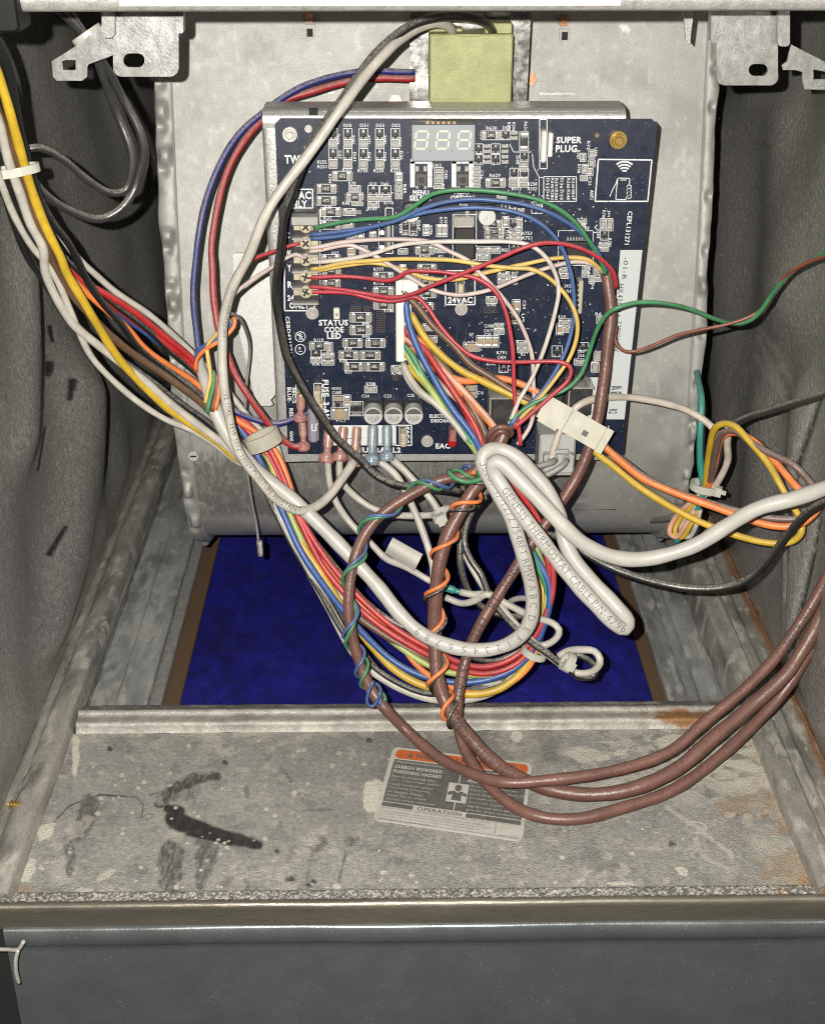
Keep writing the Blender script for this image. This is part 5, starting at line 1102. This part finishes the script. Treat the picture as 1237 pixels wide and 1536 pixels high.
# ---------------------------------------------------------------- white leads on the bottom terminals
T1 = wire('white_wire', 'white wire from first red terminal to green tip behind the spiral wrapped cable', [(494, 660, .184), (491, 682, .178), (492, 700), (494, 722, .176), (503, 750), (520, 776, .172), (540, 798), (557, 815), (579, 838, .160), (610, 852), (644, 872, .150), (668, 883)], 10.5, 'w_white', key='T1')
sleeve(T1, 494, 640, 489, 694, .181, .174, 17, 'redt')
sleeve(T1, 668, 881, 692, 889, .149, .147, 13, 'w_teal', 'green_tip', False)
T2 = wire('white_wire', 'white wire from the second red terminal curving right to the clear tie', [(514, 660, .184), (510, 685, .178), (510, 705), (514, 722), (531, 742, .178), (557, 761), (591, 772, .172), (625, 774), (655, 773, .165), (672, 771)], 10.5, 'w_white')
sleeve(T2, 515, 640, 509, 692, .181, .174, 16, 'redt')
T3 = wire('cream_wire', 'cream white wire from the left blue terminal dropping behind the brown cables', [(559, 656, .184), (562, 686, .178), (579, 699), (596, 716, .172), (611, 745), (625, 776, .160), (639, 815), (649, 849, .148), (652, 880), (660, 910, .145)], 11, 'w_white')
sleeve(T3, 559, 638, 557, 698, .181, .172, 17, 'bluet')
T4 = wire('white_wire', 'white wire from the right blue terminal running down to the clear tie', [(580, 656, .184), (583, 683, .178), (605, 705, .172), (627, 728), (647, 750, .165), (663, 776), (674, 792, .160)], 11, 'w_white')
sleeve(T4, 580, 638, 580, 692, .181, .173, 16, 'bluet')
ring_tie('clear cable tie with a square head left of the brown cables', 664, 772, .158, 8, 18, 14, 13, head=70)
wire('white_wire', 'white looped wire with the green tip, crossing the blue filter', [(690, 888, .147), (710, 892), (729, 891), (765, 908, .14), (800, 925), (829, 934), (839, 945, .125), (832, 959), (811, 969), (795, 965, .125)], 11, 'w_white')
wire('white_wire', 'white wire from behind the brown cable rising to the white loop', [(668, 896, .15), (693, 905), (718, 898), (729, 891, .142), (754, 899)], 11, 'w_white')
fp = MB(); P = []
A_, B_, C_, D_ = (589, 806), (634, 831), (621, 857), (577, 829)
nn = 14
Q = np.zeros((2*nn+2, 8, 3)); c1 = path([(577, 829, .161), (621, 857, .152)], .02)
for i in range(nn+1):
    t = i/nn; bend = .0035*math.sin(math.pi*t)
    for j in range(8):
        s = j/7
        u = (C_[0]*s+D_[0]*(1-s))*(1-t)+(B_[0]*s+A_[0]*(1-s))*t; v = (C_[1]*s+D_[1]*(1-s))*(1-t)+(B_[1]*s+A_[1]*(1-s))*t
        y = .157*(1-s)+.150*s-bend
        Q[i, j] = Py(u, v, y); Q[2*nn+1-i, j] = Py(u, v, y+.0006)
fo = gridmesh('wire_flag', Q, 'paper'); tag(fo, 'blank white paper flag wrapped on a white wire above the blue filter', 'tag')
# ---------------------------------------------------------------- black and white tail in the middle
wire('black_wire', 'shiny black wire looping behind the brown cable over the blue filter', [(736, 735, .172), (715, 752), (700, 775, .165), (690, 812), (690, 850, .155), (700, 885), (715, 905), (735, 918, .148), (762, 924), (790, 924, .142), (806, 918)], 11, 'w_black')
wire('black_wire', 'second black wire crossing down to the tied black and white tail', [(728, 745, .170), (704, 775), (696, 815, .155), (706, 840), (722, 862), (736, 895, .142), (765, 934), (793, 962, .125), (821, 982), (850, 1003, .112), (871, 1016), (890, 1013), (892, 1000), (880, 988), (862, 980, .118)], 10, 'w_black')
wire('white_wire', 'white wire with the tied tail at the lower right of the loop', [(697, 830, .158), (710, 856), (726, 880, .148), (754, 912), (782, 945, .13), (811, 973), (839, 996, .115), (862, 1010), (886, 1008), (899, 992, .108), (892, 977), (872, 974), (852, 976, .118), (838, 984)], 11, 'w_white')
wire('grey_wire', 'grey wire arching between the white cable and the tied tail', [(755, 912, .150), (768, 900), (788, 897, .146), (810, 904), (822, 918, .142)], 9, 'w_grey')
ring_tie('clear cable tie with a chunky head on the black and white tail', 851, 993, .111, 14, 8, 12, 13, head=75)
ring_tie('clear cable tie around the harness at the lower right of the hanging loop', 801, 978, .126, 8, -18, 17, 11, head=None)
# ---------------------------------------------------------------- left wall black cables and ties
wire('black_cable', 'black cable drooping in the outer loop on the left wall', [(52, -22, .150), (71, -2), (102, 27), (129, 58, .160), (156, 98), (183, 146, .175), (211, 197), (217, 238), (205, 278, .178), (183, 312), (149, 329, .170), (109, 319), (72, 296, .155), (48, 268, .15)], 13.5, 'w_dusty', 'cable')
wire('black_cable', 'black cable in the inner loop folding back to the tie on the left wall', [(78, -22, .152), (98, 8), (136, 66, .162), (154, 110), (175, 168, .172), (195, 221), (199, 259), (189, 286, .172), (165, 290), (129, 268, .162), (95, 238), (61, 221, .150), (42, 224), (36, 242, .146), (46, 262)], 12, 'w_dusty', 'cable')
ring_tie('clear cable tie on the two black cables beside the upper left bracket', 132, 53, .158, 18, 26, 21, 12, head=None, group='clear cable ties')
ring_tie('clear cable tie around yellow, brown and white wires at the left edge', 22, 256, .120, 10, 40, 34, 13, head=None, squash=.5)
ring_tie('whitish cable tie clamping the harness just left of the board bottom corner', 395, 660, .165, 16, 34, 24, 22, 'nylonc', head=None, squash=.6)
# ---------------------------------------------------------------- cut cable end with coloured conductors, drawstring
for nm, lab, m, pts in (('yellow_wire', 'cut yellow conductor end by the stripped white sheath', 't_yellow', [(345, 478, .165), (330, 496), (312, 518, .166), (314, 545), (317, 566), (312, 585), (308, 604, .158)]),
    ('green_wire', 'cut green conductor end by the stripped white sheath', 't_green', [(320, 556, .162), (321, 575), (315, 600), (311, 618, .157)]),
    ('orange_wire', 'cut orange conductor end by the stripped white sheath', 't_brown', [(325, 560, .162), (325, 585), (321, 603), (318, 618, .157)]),
    ('brown_wire', 'cut rust brown conductor end by the stripped white sheath', 'w_orange', [(328, 562, .162), (329, 585), (326, 602), (323, 615, .157)]),
    ('orange_wire', 'orange conductor folded back from the white sheath end', 'w_orange', [(294, 556, .170), (295, 540), (306, 526), (325, 514, .164), (343, 500), (353, 485), (350, 475, .168)]),
    ('blue_wire', 'blue conductor folded back from the white sheath end', 't_blue', [(293, 542, .171), (298, 526), (318, 512, .166), (340, 494), (350, 478, .168)])): wire(nm, lab, pts, 6.5, m, group='conductors of the stripped white cable')
wire('drawstring', 'thin frayed black and white string hanging down from the harness', [(346, 470, .166), (356, 474), (367, 492), (375, 523, .20), (372, 560), (370, 577), (368, 611, .20), (367, 655), (370, 705, .205), (378, 753), (385, 788, .215), (390, 832)], 4.5, 'w_grey', 'string', step=.0012)
mb = MB(); P1 = path([(389, 812, .216), (390, 822), (391, 833, .216)]); tube_into(mb, P1, .0016, 8); tag(mb.build('string_knot', 't_white'), 'frayed pale end of the string over the blue filter', 'string')
wire('red_wire', 'short thin red wire at the left of the terminal block', [(333, 470, .155), (345, 430, .158), (367, 397), (388, 385, .17), (411, 377), (436, 368, .180), (450, 364)], 6, 't_red')
wire('pink_wire', 'short thin pinkish wire at the left of the terminal block', [(333, 465, .156), (356, 437), (385, 415, .17), (407, 401), (423, 390), (446, 381, .180), (455, 388)], 6, 't_pink')
# ---------------------------------------------------------------- thermostat conductors on the terminal block
th = [('green_wire', 'thin green wire arching highest over the middle of the board', 't_green', [(470, 342, .180), (480, 340), (516, 332), (555, 328, .174), (591, 326), (620, 310), (648, 292), (685, 285, .166), (732, 286), (771, 291), (809, 300, .164), (840, 315), (864, 336), (882, 362, .166), (900, 390), (908, 412, .172)]),
 ('blue_wire', 'thin blue wire arching just under the green one into the brown cable end', 't_blue', [(466, 352, .180), (483, 351), (529, 345), (568, 338, .175), (602, 328), (633, 313), (672, 302), (711, 299, .168), (745, 302), (783, 307), (815, 316, .166), (846, 331), (871, 349), (895, 375, .168), (910, 408, .173)]),
 ('blue_wire', 'thin blue wire bending down across the right half of the board', 't_blue', [(466, 358, .180), (485, 357), (516, 353), (555, 342, .176), (597, 329), (640, 318), (685, 313, .170), (732, 313), (771, 318), (804, 331, .167), (827, 349), (843, 372), (853, 398, .165), (858, 419), (861, 458), (858, 489, .163), (848, 525), (830, 561), (804, 597, .158), (783, 615), (765, 638, .153)]),
 ('pink_wire', 'thin pinkish white wire leaving the terminal block highest', 't_pink', [(464, 372, .180), (480, 370), (509, 364), (545, 360, .177), (607, 359), (646, 364), (672, 377, .172), (705, 393), (711, 401), (732, 421), (755, 447, .169), (776, 476), (791, 509), (798, 535, .165), (799, 574), (800, 613), (794, 641, .157), (776, 667, .153)]),
 ('pink_wire', 'thin pinkish white wire dipping under the red ones by the 24VAC box', 't_pink', [(464, 377, .181), (480, 375), (522, 368), (545, 375, .179), (566, 386), (581, 395), (620, 419, .177), (648, 434), (685, 442), (711, 440, .174), (745, 432), (783, 416), (817, 403, .172), (856, 393), (882, 394), (900, 405, .174)]),
 ('white_wire', 'thin white wire crossing the board and dropping beside the blue one', 't_white', [(466, 393, .181), (480, 393), (524, 388), (560, 380, .176), (602, 367), (659, 362), (720, 363, .168), (758, 363), (791, 367), (809, 377, .165), (825, 395), (836, 420), (838, 440, .164), (834, 462), (825, 496), (812, 535, .160), (796, 571), (778, 600), (763, 636, .154)]),
 ('yellow_wire', 'thin yellow wire running straight, then sweeping down the right of the board', 't_yellow', [(466, 404, .181), (481, 402), (516, 394), (555, 391, .177), (597, 388), (646, 389), (680, 391, .171), (732, 399), (771, 402), (796, 403, .167), (820, 414), (840, 432), (858, 458, .163), (866, 483), (864, 509), (853, 538, .160), (835, 564), (815, 590), (789, 618, .155), (767, 640)]),
 ('yellow_wire', 'thin yellow wire weaving down and up again into the brown cable end', 't_yellow', [(466, 407, .182), (480, 405), (524, 397), (560, 394, .180), (607, 405), (633, 416), (659, 420, .177), (690, 419), (719, 411), (758, 402, .172), (791, 395), (825, 388), (861, 386), (882, 390, .172), (904, 410, .175)]),
 ('red_wire', 'thin red wire kinking over the board plug then falling straight', 't_red', [(464, 416, .181), (478, 416), (516, 415), (555, 418, .178), (581, 421), (597, 416), (612, 407, .172), (633, 406), (659, 407), (692, 412, .168), (713, 417), (737, 432), (755, 460, .163), (765, 502), (769, 540), (771, 587, .157), (776, 626), (781, 668, .152)]),
 ('red_wire', 'thin bright red wire climbing over the others to the brown cable end', 't_red', [(464, 431, .181), (483, 431), (524, 436), (560, 442, .176), (591, 446), (615, 442), (646, 429, .168), (685, 414), (732, 395), (783, 372, .161), (815, 364), (848, 366), (882, 377, .163), (908, 394), (921, 411), (924, 432, .168)]),
 ('red_wire', 'thin dark red wire turning a tight corner by the inline connector', 't_red', [(464, 438, .182), (483, 438), (524, 439), (566, 450, .178), (597, 451), (622, 445), (638, 458, .175), (659, 489), (679, 512), (706, 533, .165), (732, 540), (771, 543), (815, 542, .158), (842, 543), (856, 552), (852, 570, .155), (825, 595), (796, 621), (770, 642, .152)]),
 ('green_wire', 'green wire crossing the brown cable, twisted with a brown wire at the right wall', 't_green', [(764, 632, .154), (791, 610), (820, 595, .156), (848, 584), (871, 561), (884, 525, .158), (897, 491), (912, 470), (927, 461, .150), (957, 453), (998, 455, .155), (1036, 464), (1069, 478), (1096, 486, .17), (1121, 483), (1140, 467), (1156, 443, .16), (1175, 418), (1194, 400), (1219, 390, .14), (1237, 377), (1262, 360, .12)]),
 ('brown_wire', 'thin rust brown wire hooking from behind the brown cable to the right wall', 't_brown', [(924, 490, .176), (921, 508, .172), (930, 524), (946, 528, .165), (976, 519), (1014, 503), (1052, 494, .168), (1091, 486), (1126, 474), (1149, 458, .165), (1162, 436), (1181, 410), (1211, 393, .14), (1237, 384), (1262, 372, .12)])]
for nm, lab, m, pts in th: wire(nm, lab, pts, 6.7 if m not in ('t_brown',) else 5.6, m, group='thermostat conductors')
for (u, v) in ((479, 356), (480, 373)):
    C_ = path([(u-14, v, .181), (u+6, v-.5, .180)]); mb = MB(); tube_into(mb, C_, .0008, 8); tag(mb.build('copper_strand', 'copperw'), 'bare copper wire end under the terminal screw, '+('beside the blue wires' if v < 360 else 'beside the pinkish wires'), 'wire end')
# ---------------------------------------------------------------- brown cables
A = wire('brown_cable', 'fat brown cable dropping right of the board, lowest of three on the shelf', [(908, 403, .178), (912, 432, .174), (917, 470), (913, 509, .168), (908, 548), (902, 587, .162), (896, 626), (887, 659), (864, 716, .152), (835, 763), (800, 810, .142), (771, 856), (743, 898, .132), (715, 946), (697, 993, .120), (689, 1033), (686, 1069, .104), (690, 1100, .094), (700, 1132, 'z.012'), (724, 1169, 'z.009'), (760, 1203, 'z.007'), (806, 1224, 'z.0065'), (868, 1228, 'z.0065'), (930, 1214, 'z.008'), (991, 1193, 'z.010'), (1053, 1154, 'z.014'), (1115, 1102, 'z.022'), (1164, 1053, 'z.032'), (1208, 985, 'z.053'), (1237, 938, 'z.070'), (1268, 885, 'z.09')], 17.5, 'brown_cable', 'cable', 'brown thermostat cables', key='A', n=16)
B = wire('brown_cable', 'brown cable wrapped with orange and black wire, middle of the three on the shelf', [(757, 647, .150), (742, 682, .146), (724, 716), (704, 742, .140), (689, 769), (672, 801, .132), (661, 833), (656, 863, .125), (653, 912), (653, 962, .116), (655, 1008), (665, 1048, .104), (681, 1079, .096), (703, 1107, 'z.019'), (734, 1138, 'z.013'), (775, 1164, 'z.010'), (827, 1184, 'z.009'), (888, 1192, 'z.009'), (950, 1184, 'z.012'), (1012, 1154, 'z.018'), (1063, 1112, 'z.026'), (1125, 1061, 'z.036'), (1177, 1014, 'z.049'), (1201, 975, 'z.060'), (1237, 912, 'z.080'), (1268, 855, 'z.10')], 21.5, 'brown_cable', 'cable', 'brown thermostat cables', key='B', n=16)
Cc = wire('brown_cable', 'brown cable wrapped with blue and green wire, topmost of the three on the shelf', [(745, 668, .153), (720, 700, .150), (698, 715, .148), (670, 718), (639, 729, .145), (605, 748), (574, 770, .138), (551, 796), (536, 826, .130), (526, 866), (522, 920, .118), (532, 973), (555, 1030, .106), (580, 1065, .100), (608, 1094, 'z.016'), (652, 1133, 'z.011'), (703, 1159, 'z.014'), (754, 1173, 'z.018'), (806, 1172, 'z.019'), (868, 1166, 'z.020'), (940, 1151, 'z.022'), (1002, 1128, 'z.026'), (1053, 1085, 'z.034'), (1115, 1036, 'z.046'), (1161, 989, 'z.058'), (1191, 945, 'z.070'), (1218, 903, 'z.083'), (1237, 869, 'z.094'), (1268, 812, 'z.115')], 17, 'brown_cable', 'cable', 'brown thermostat cables', key='C', n=16)
def helix(key, label, m, nm, ua, va, ub, vb, pitch, phase, d, ease=1.0):
    C, r, o = PATHS[key]; U, V = project(C); i0 = int(np.argmin(np.hypot(U-ua, V-va))); i1 = int(np.argmin(np.hypot(U-ub, V-vb)))
    Cs = C[min(i0, i1):max(i0, i1)+1]; dd = np.r_[0, np.cumsum(np.linalg.norm(np.diff(Cs, axis=0), axis=1))]
    s = np.linspace(0, dd[-1], int(dd[-1]/.0009)); Cd = np.stack([np.interp(s, dd, Cs[:, i]) for i in range(3)], -1); T, _, _ = frames(Cd)
    nv = CN-Cd; nv -= T*(nv*T).sum(1)[:, None]; nv /= np.linalg.norm(nv, axis=1)[:, None]; b = np.cross(T, nv)
    rw = px2m(d/2, Cd[0]); R = r+rw*1.0
    pm = px2m(pitch, Cd[0]); a = phase+2*math.pi*s/pm+.9*np.sin(s*48+phase)+.5*np.sin(s*97+2*phase)
    w = R*(1.06+.10*np.sin(s*130+phase*3)+.14*np.maximum(0, np.sin(s*61+phase*5)))
    P = Cd+w[:, None]*(np.cos(a)[:, None]*nv+np.sin(a)[:, None]*b)
    mb = MB(); tube_into(mb, P, rw, 8); o = mb.build(nm, m); tag(o, label, 'wire'); return o
helix('B', 'orange wire spiralled around the middle brown cable', 'w_orange', 'orange_wire', 724, 716, 684, 1082, 62, .3, 6.5)
helix('B', 'black wire spiralled beside the orange one around the middle brown cable', 'w_black', 'black_wire', 724, 716, 684, 1082, 62, -.55, 5.5)
helix('C', 'blue wire spiralled around the left brown cable', 't_blue', 'blue_wire', 712, 708, 572, 1056, 80, .2, 5.5)
helix('C', 'light green wire spiralled beside the blue one around the left brown cable', 't_green', 'green_wire', 712, 708, 572, 1056, 80, -.5, 5.5)
wire('green_wire', 'green loop standing out at the top of the left brown cable', [(672, 706, .140), (680, 716, .136), (700, 723), (722, 718, .132), (734, 706), (727, 699), (717, 704, .136), (718, 714)], 8, 't_green')
wire('blue_wire', 'blue and bent wire end dangling at the foot of the left brown cable', [(560, 1022, .096), (552, 1040), (551, 1056, .094), (558, 1060), (566, 1052), (571, 1038)], 5, 't_blue')
wire('brown_band', 'brown jacket strip wound round the cable knot above the white loop', [(732, 664, .150), (733, 652, .143), (743, 642), (756, 640, .142), (766, 646), (765, 654, .146), (752, 646, .141), (738, 656), (734, 672, .146)], 8, 'brown_cable', 'cable')
for key, o, s, (ua, va), hpx, rev, ang in (('A', A, 'NOC 18  THERMOSTAT', (776, 850), 12, False, .1), ('B', B, 'P/N 4716 BC1E', (775, 1164), 11, True, .15), ('B', B, '0590', (675, 1072), 10, False, .0), ('C', Cc, 'P/N 47180', (1215, 908), 9, True, .1)):
    C, r, _ = PATHS[key]; C2 = C[::-1] if rev else C
    U, V = project(C2); dd = np.r_[0, np.cumsum(np.linalg.norm(np.diff(C2, axis=0), axis=1))]
    path_text('printed_lettering', s, C2, r, hpx, dd[int(np.argmin(np.hypot(U-ua, V-va)))], parent=o, ang=ang, spacing=1.15)
# ---------------------------------------------------------------- the thick white cable
WC = wire('white_cable', 'thick white printed cable making the long double loop at the centre', [(297, 528, .186), (302, 556, .176), (312, 585, .168), (330, 632, .162), (360, 676), (396, 714, .150), (441, 752), (475, 784, .140), (506, 815), (535, 845, .130), (568, 880), (601, 922, .116), (636, 953), (679, 971, .106), (722, 975), (761, 966), (786, 947, .104), (797, 920), (798, 884), (790, 848, .108), (779, 814), (764, 772, .114), (744, 735), (728, 706), (721, 690, .124), (728, 677), (745, 673, .128), (770, 682), (797, 708, .124), (823, 740), (840, 776, .116), (848, 812), (864, 844, .106), (893, 878), (922, 908, .096), (940, 932, .090), (936, 943, .087), (920, 936, .086), (893, 908), (849, 856, .098), (811, 808), (776, 763, .110), (752, 730), (738, 706, .117), (740, 694), (752, 696, .116), (776, 718), (805, 746, .108), (835, 777), (864, 806, .102), (893, 825), (922, 836, .100), (951, 840), (989, 836, .100), (1039, 819), (1090, 788, .098), (1140, 761), (1191, 748, .090), (1237, 733, .082), (1275, 720, .075)], 22.5, 'white_cable', 'cable', key='WC', n=18, taper=.55)
C, r, _ = PATHS['WC']; C2 = C[::-1]; U, V = project(C2); dd = np.r_[0, np.cumsum(np.linalg.norm(np.diff(C2, axis=0), axis=1))]
# reversed run: right wall -> fold -> left
n2 = len(C2)
def near(u, v, lo=0, hi=1):
    a, b = int(lo*n2), int(hi*n2); return a+int(np.argmin(np.hypot(U[a:b]-u, V[a:b]-v)))
ig = near(754, 733, 0, .45); ie = near(932, 943, 0, .6)
path_text('printed_lettering', 'GENESIS THERMOSTAT CABLE P/N-4796', C2, r, 11, dd[ig], m='grey_ink', parent=WC, ang=.1, lenm=dd[ie]-dd[ig])
i3 = near(722, 696, .5, 1); i4 = near(798, 905, .5, 1); i5 = near(634, 950, .5, 1)
path_text('printed_lettering', '362B7 47-1272 7548FT RMW A B C', C2, r, 10.5, dd[i3], m='grey_ink', parent=WC, ang=.1, lenm=dd[i4]-dd[i3])
path_text('printed_lettering', 'D  E  F  1  2  3  4  5  6  7  8  9', C2, r, 10, dd[i4]+.004, m='grey_ink', parent=WC, ang=.1, lenm=dd[i5]-dd[i4])
# ---------------------------------------------------------------- inline connector and grey blade connector
ic = thing('inline_connector', 'cream nylon inline plug lying across the lower right of the board', 'connector', Py(858, 633, .160))
ca = Py(812, 608, .160); cbx = Py(905, 661, .153); T = (cbx-ca).normalized(); Nv = CAMLOC-ca; Nv = (Nv-T*Nv.dot(T)).normalized(); Bv = T.cross(Nv)
R3 = Matrix((T, Bv, Nv)).transposed(); L_ = (cbx-ca).length; wd = px2m(37, ca)
mb = MB(); mb.box(ca+T*L_*.20, L_*.40, wd, .011, 0, R3); mb.box(ca+T*L_*.20+Bv*wd*.56-Nv*.002, L_*.30, wd*.14, .005, 0, R3); mb.build('plug_half', 'nylonc', ic)
mb = MB(); mb.box(ca+T*L_*.705, L_*.60, wd*1.02, .0118, 0, R3); mb.box(ca+T*L_*.98+Nv*.0015, L_*.10, wd*1.06, .0125, 0, R3); mb.build('socket_half', 'nylonc', ic)
mb = MB(); q = ca+T*L_*.70-Bv*wd*-.12+Nv*.0060; mb.box(q, L_*.08, wd*.22, .0004, 0, Matrix.Rotation(0, 3, 'X') @ R3); mb.build('latch_slot', 'cbody', ic)
gc = thing('blade_connector', 'grey plastic blade connector at the bottom right corner of the board', 'connector', Py(835, 670, .176))
M['grey_pl'] = mat('grey_plastic', (.40, .41, .39), .45, 0, var=.08, vscale=200, dust=.15)
mb = MB(); mb.bbox(Py(832, 672, .182), px2m(54, Py(832, 672, .18)), .020, px2m(62, Py(832, 672, .18))*1.08, .0012, 0); mb.bbox(Py(836, 690, .172), px2m(46, Py(836, 690, .17)), .012, px2m(30, Py(836, 690, .17)), .001, 0); mb.build('connector_body', 'grey_pl', gc)
mb = MB(); mb.bbox(Py(842, 677, .165), px2m(20, Py(842, 677, .165)), .002, px2m(6, Py(842, 677, .165)), .0004, 0); mb.build('latch_tab', 'grey_pl', gc)
for (u, v) in ((831, 690), (849, 690)):
    p = Py(u, v, .1655); mb = MB(); mb.cyl(p+Vector((0, .002, 0)), p+Vector((0, -.0008, 0)), px2m(7, p), 16, 0); mb.cyl(p+Vector((0, -.0008, 0)), p+Vector((0, -.0010, 0)), px2m(5, p), 16, 1); mb.build('wire_port', ['grey_pl', 'cbody'], gc)
wire('grey_wire', 'grey wire from the left port of the blade connector', [(832, 690, .165), (826, 694, .160), (812, 698), (795, 704, .158), (770, 715, .160), (740, 728, .165)], 10, 'w_grey')
wire('grey_wire', 'grey wire from the right port of the blade connector', [(849, 690, .165), (845, 697, .160), (832, 706), (812, 716, .158), (780, 735, .160), (745, 742, .166)], 10, 'w_grey')
# ---------------------------------------------------------------- warning label on the deck
lb = thing('warning_label', 'crooked grey and orange printed warning label stuck on the dusty shelf', 'label', Pz(676, 1190, .0004))
TLc, TRc, BRc, BLc = np.array((590, 1120.)), np.array((798, 1145.)), np.array((783, 1262.)), np.array((559, 1229.))
def lab(s, t, z=.0009):
    p = (TLc*(1-s)+TRc*s)*(1-t)+(BLc*(1-s)+BRc*s)*t; return Pz(p[0], p[1], z)
M['lab_paper'] = mat('label_paper', (.47, .455, .41), .6, 0, var=.12, vscale=200, fspeck=.2); M['lab_dark'] = mat('label_dark', (.115, .112, .104), .55, 0, var=.3, vscale=500, fspeck=.4); M['lab_orange'] = mat('label_orange', (.50, .115, .035), .55, 0, var=.15, vscale=300)
mb = MB(); pts = []
def rpoly(s0, t0, s1, t1, rs, z, k=6):
    out = []; rt = rs*1.85
    for cs, ct, a0 in ((s0+rs, t0+rt, 180), (s1-rs, t0+rt, 270), (s1-rs, t1-rt, 0), (s0+rs, t1-rt, 90)):
        for i in range(k+1):
            a = math.radians(a0+90*i/k); out.append(lab(cs+rs*math.cos(a), ct+rt*math.sin(a), z))
    return out
Pp = rpoly(0, 0, 1, 1, .035, .0009); mb.poly_extrude(Pp, [], (0, 0, -.0006)); mb.build('label_sheet', 'lab_paper', lb)
mb = MB(); mb.add(rpoly(.03, .025, .975, .145, .03, .00105), [tuple(range(28))]); mb.build('orange_band', 'lab_orange', lb)
mb = MB()
for a in ((.03, .16, .975, .185), (.03, .19, .975, .735), (.03, .745, .24, .80), (.60, .745, .975, .80)): mb.add(rpoly(*a, .004, .00105, 2), [tuple(range(12))])
mb.build('dark_panel', 'lab_dark', lb)
mb = MB(); mb.add(rpoly(.445, .375, .585, .625, .004, .0012, 2), [tuple(range(12))]); mb.add(rpoly(.508, .19, .516, .375, .001, .0012, 1), [tuple(range(8))]); mb.add(rpoly(.508, .625, .516, .735, .001, .0012, 1), [tuple(range(8))]); mb.build('pictogram_panel', 'lab_paper', lb)
mb = MB(); k = 14; mb.add([lab(.515+.024*math.cos(2*math.pi*i/k), .435+.045*math.sin(2*math.pi*i/k), .0013) for i in range(k)], [tuple(range(k))])
mb.add([lab(a, b, .0013) for a, b in ((.45, .50), (.49, .475), (.515, .50), (.54, .475), (.58, .50), (.58, .54), (.545, .525), (.55, .60), (.48, .60), (.485, .525), (.45, .54))], [tuple(range(11))]); mb.build('person_pictogram', 'lab_dark', lb)
PR = MB()
def ltext(s, cs, ct, w, h, mi, bold=.01):
    V, Fc = text_mesh(s, bold); lo, hi = V.min(0), V.max(0); q = (V-(lo+hi)/2)/(hi-lo+1e-9)
    PR.add([lab(cs+x*w, ct-y*h, .00135) for x, y in q], Fc, mi)
ltext('WARNING / AVERTISSEMENT', .53, .087, .72, .07, 0, .03)
PR.add([lab(.115, .115, .00135), lab(.155, .115, .00135), lab(.135, .05, .00135)], [(0, 1, 2)], 0)
ltext('Disconnect the electrical power', .24, .172+.02, .38, .03, 1, .0); ltext('Couper le courant avant', .75, .19, .38, .03, 1, .0)
for k, (a, b) in enumerate((('CARBON MONOXIDE', "DANGER D'INTOXICATION"), ('POISONING HAZARD', 'AU MONOXYDE'))): ltext(a, .215, .255+.065*k, .34, .045, 1, .035); ltext(b, .765, .255+.065*k, .40, .045, 1, .035)
for k, (a, b) in enumerate((('Failure to install this', 'Si ce panneau n\'est pas'), ('cover in the proper manner', 'bien mis en place, il'), ('could result in carbon', 'peut se produire du'), ('monoxide poisoning', 'monoxyde de carbone, et'), ('or death. Panel', 'causer la mort. Ce panneau'), ('must be in place', 'doit demeurer ferme sauf'), ('except when serviced', 'pour l\'entretien'))):
    w = (.30, .34, .30, .28, .24, .27, .33)[k]; ltext(a, .045+w/2, .385+.052*k, w, .03, 1, .0); ltext(b, .60+w*1.08/2, .385+.052*k, w*1.08, .03, 1, .0)
ltext('OPERATION', .42, .773, .30, .05, 2, .02)
for k, s in enumerate(('Filters must be installed external to the furnace casing.', 'See installation instructions for additional information.', "Installer les filtres a l'exterieur de l'enveloppe du generateur", "d'air chaud. Voir les instructions d'installation pour", 'information additionnelle.')):
    w = (.72, .70, .74, .66, .34)[k]; ltext(s, .045+w/2, .825+.036*k, w, .024, 2, .0)
ltext('338997-101 REV C', .90, .965, .13, .018, 2, .0)
for a in ((.03, .81, .978, .813), (.81, .81, .813, .975), (.03, .972, .978, .976), (.03, .81, .0325, .975)): PR.add(rpoly(*a, .0005, .0013, 1), [tuple(range(8))], 2)
PR.build('label_lettering', ['lab_dark', 'lab_paper', 'lab_dark'], lb)['kind'] = 'stuff'
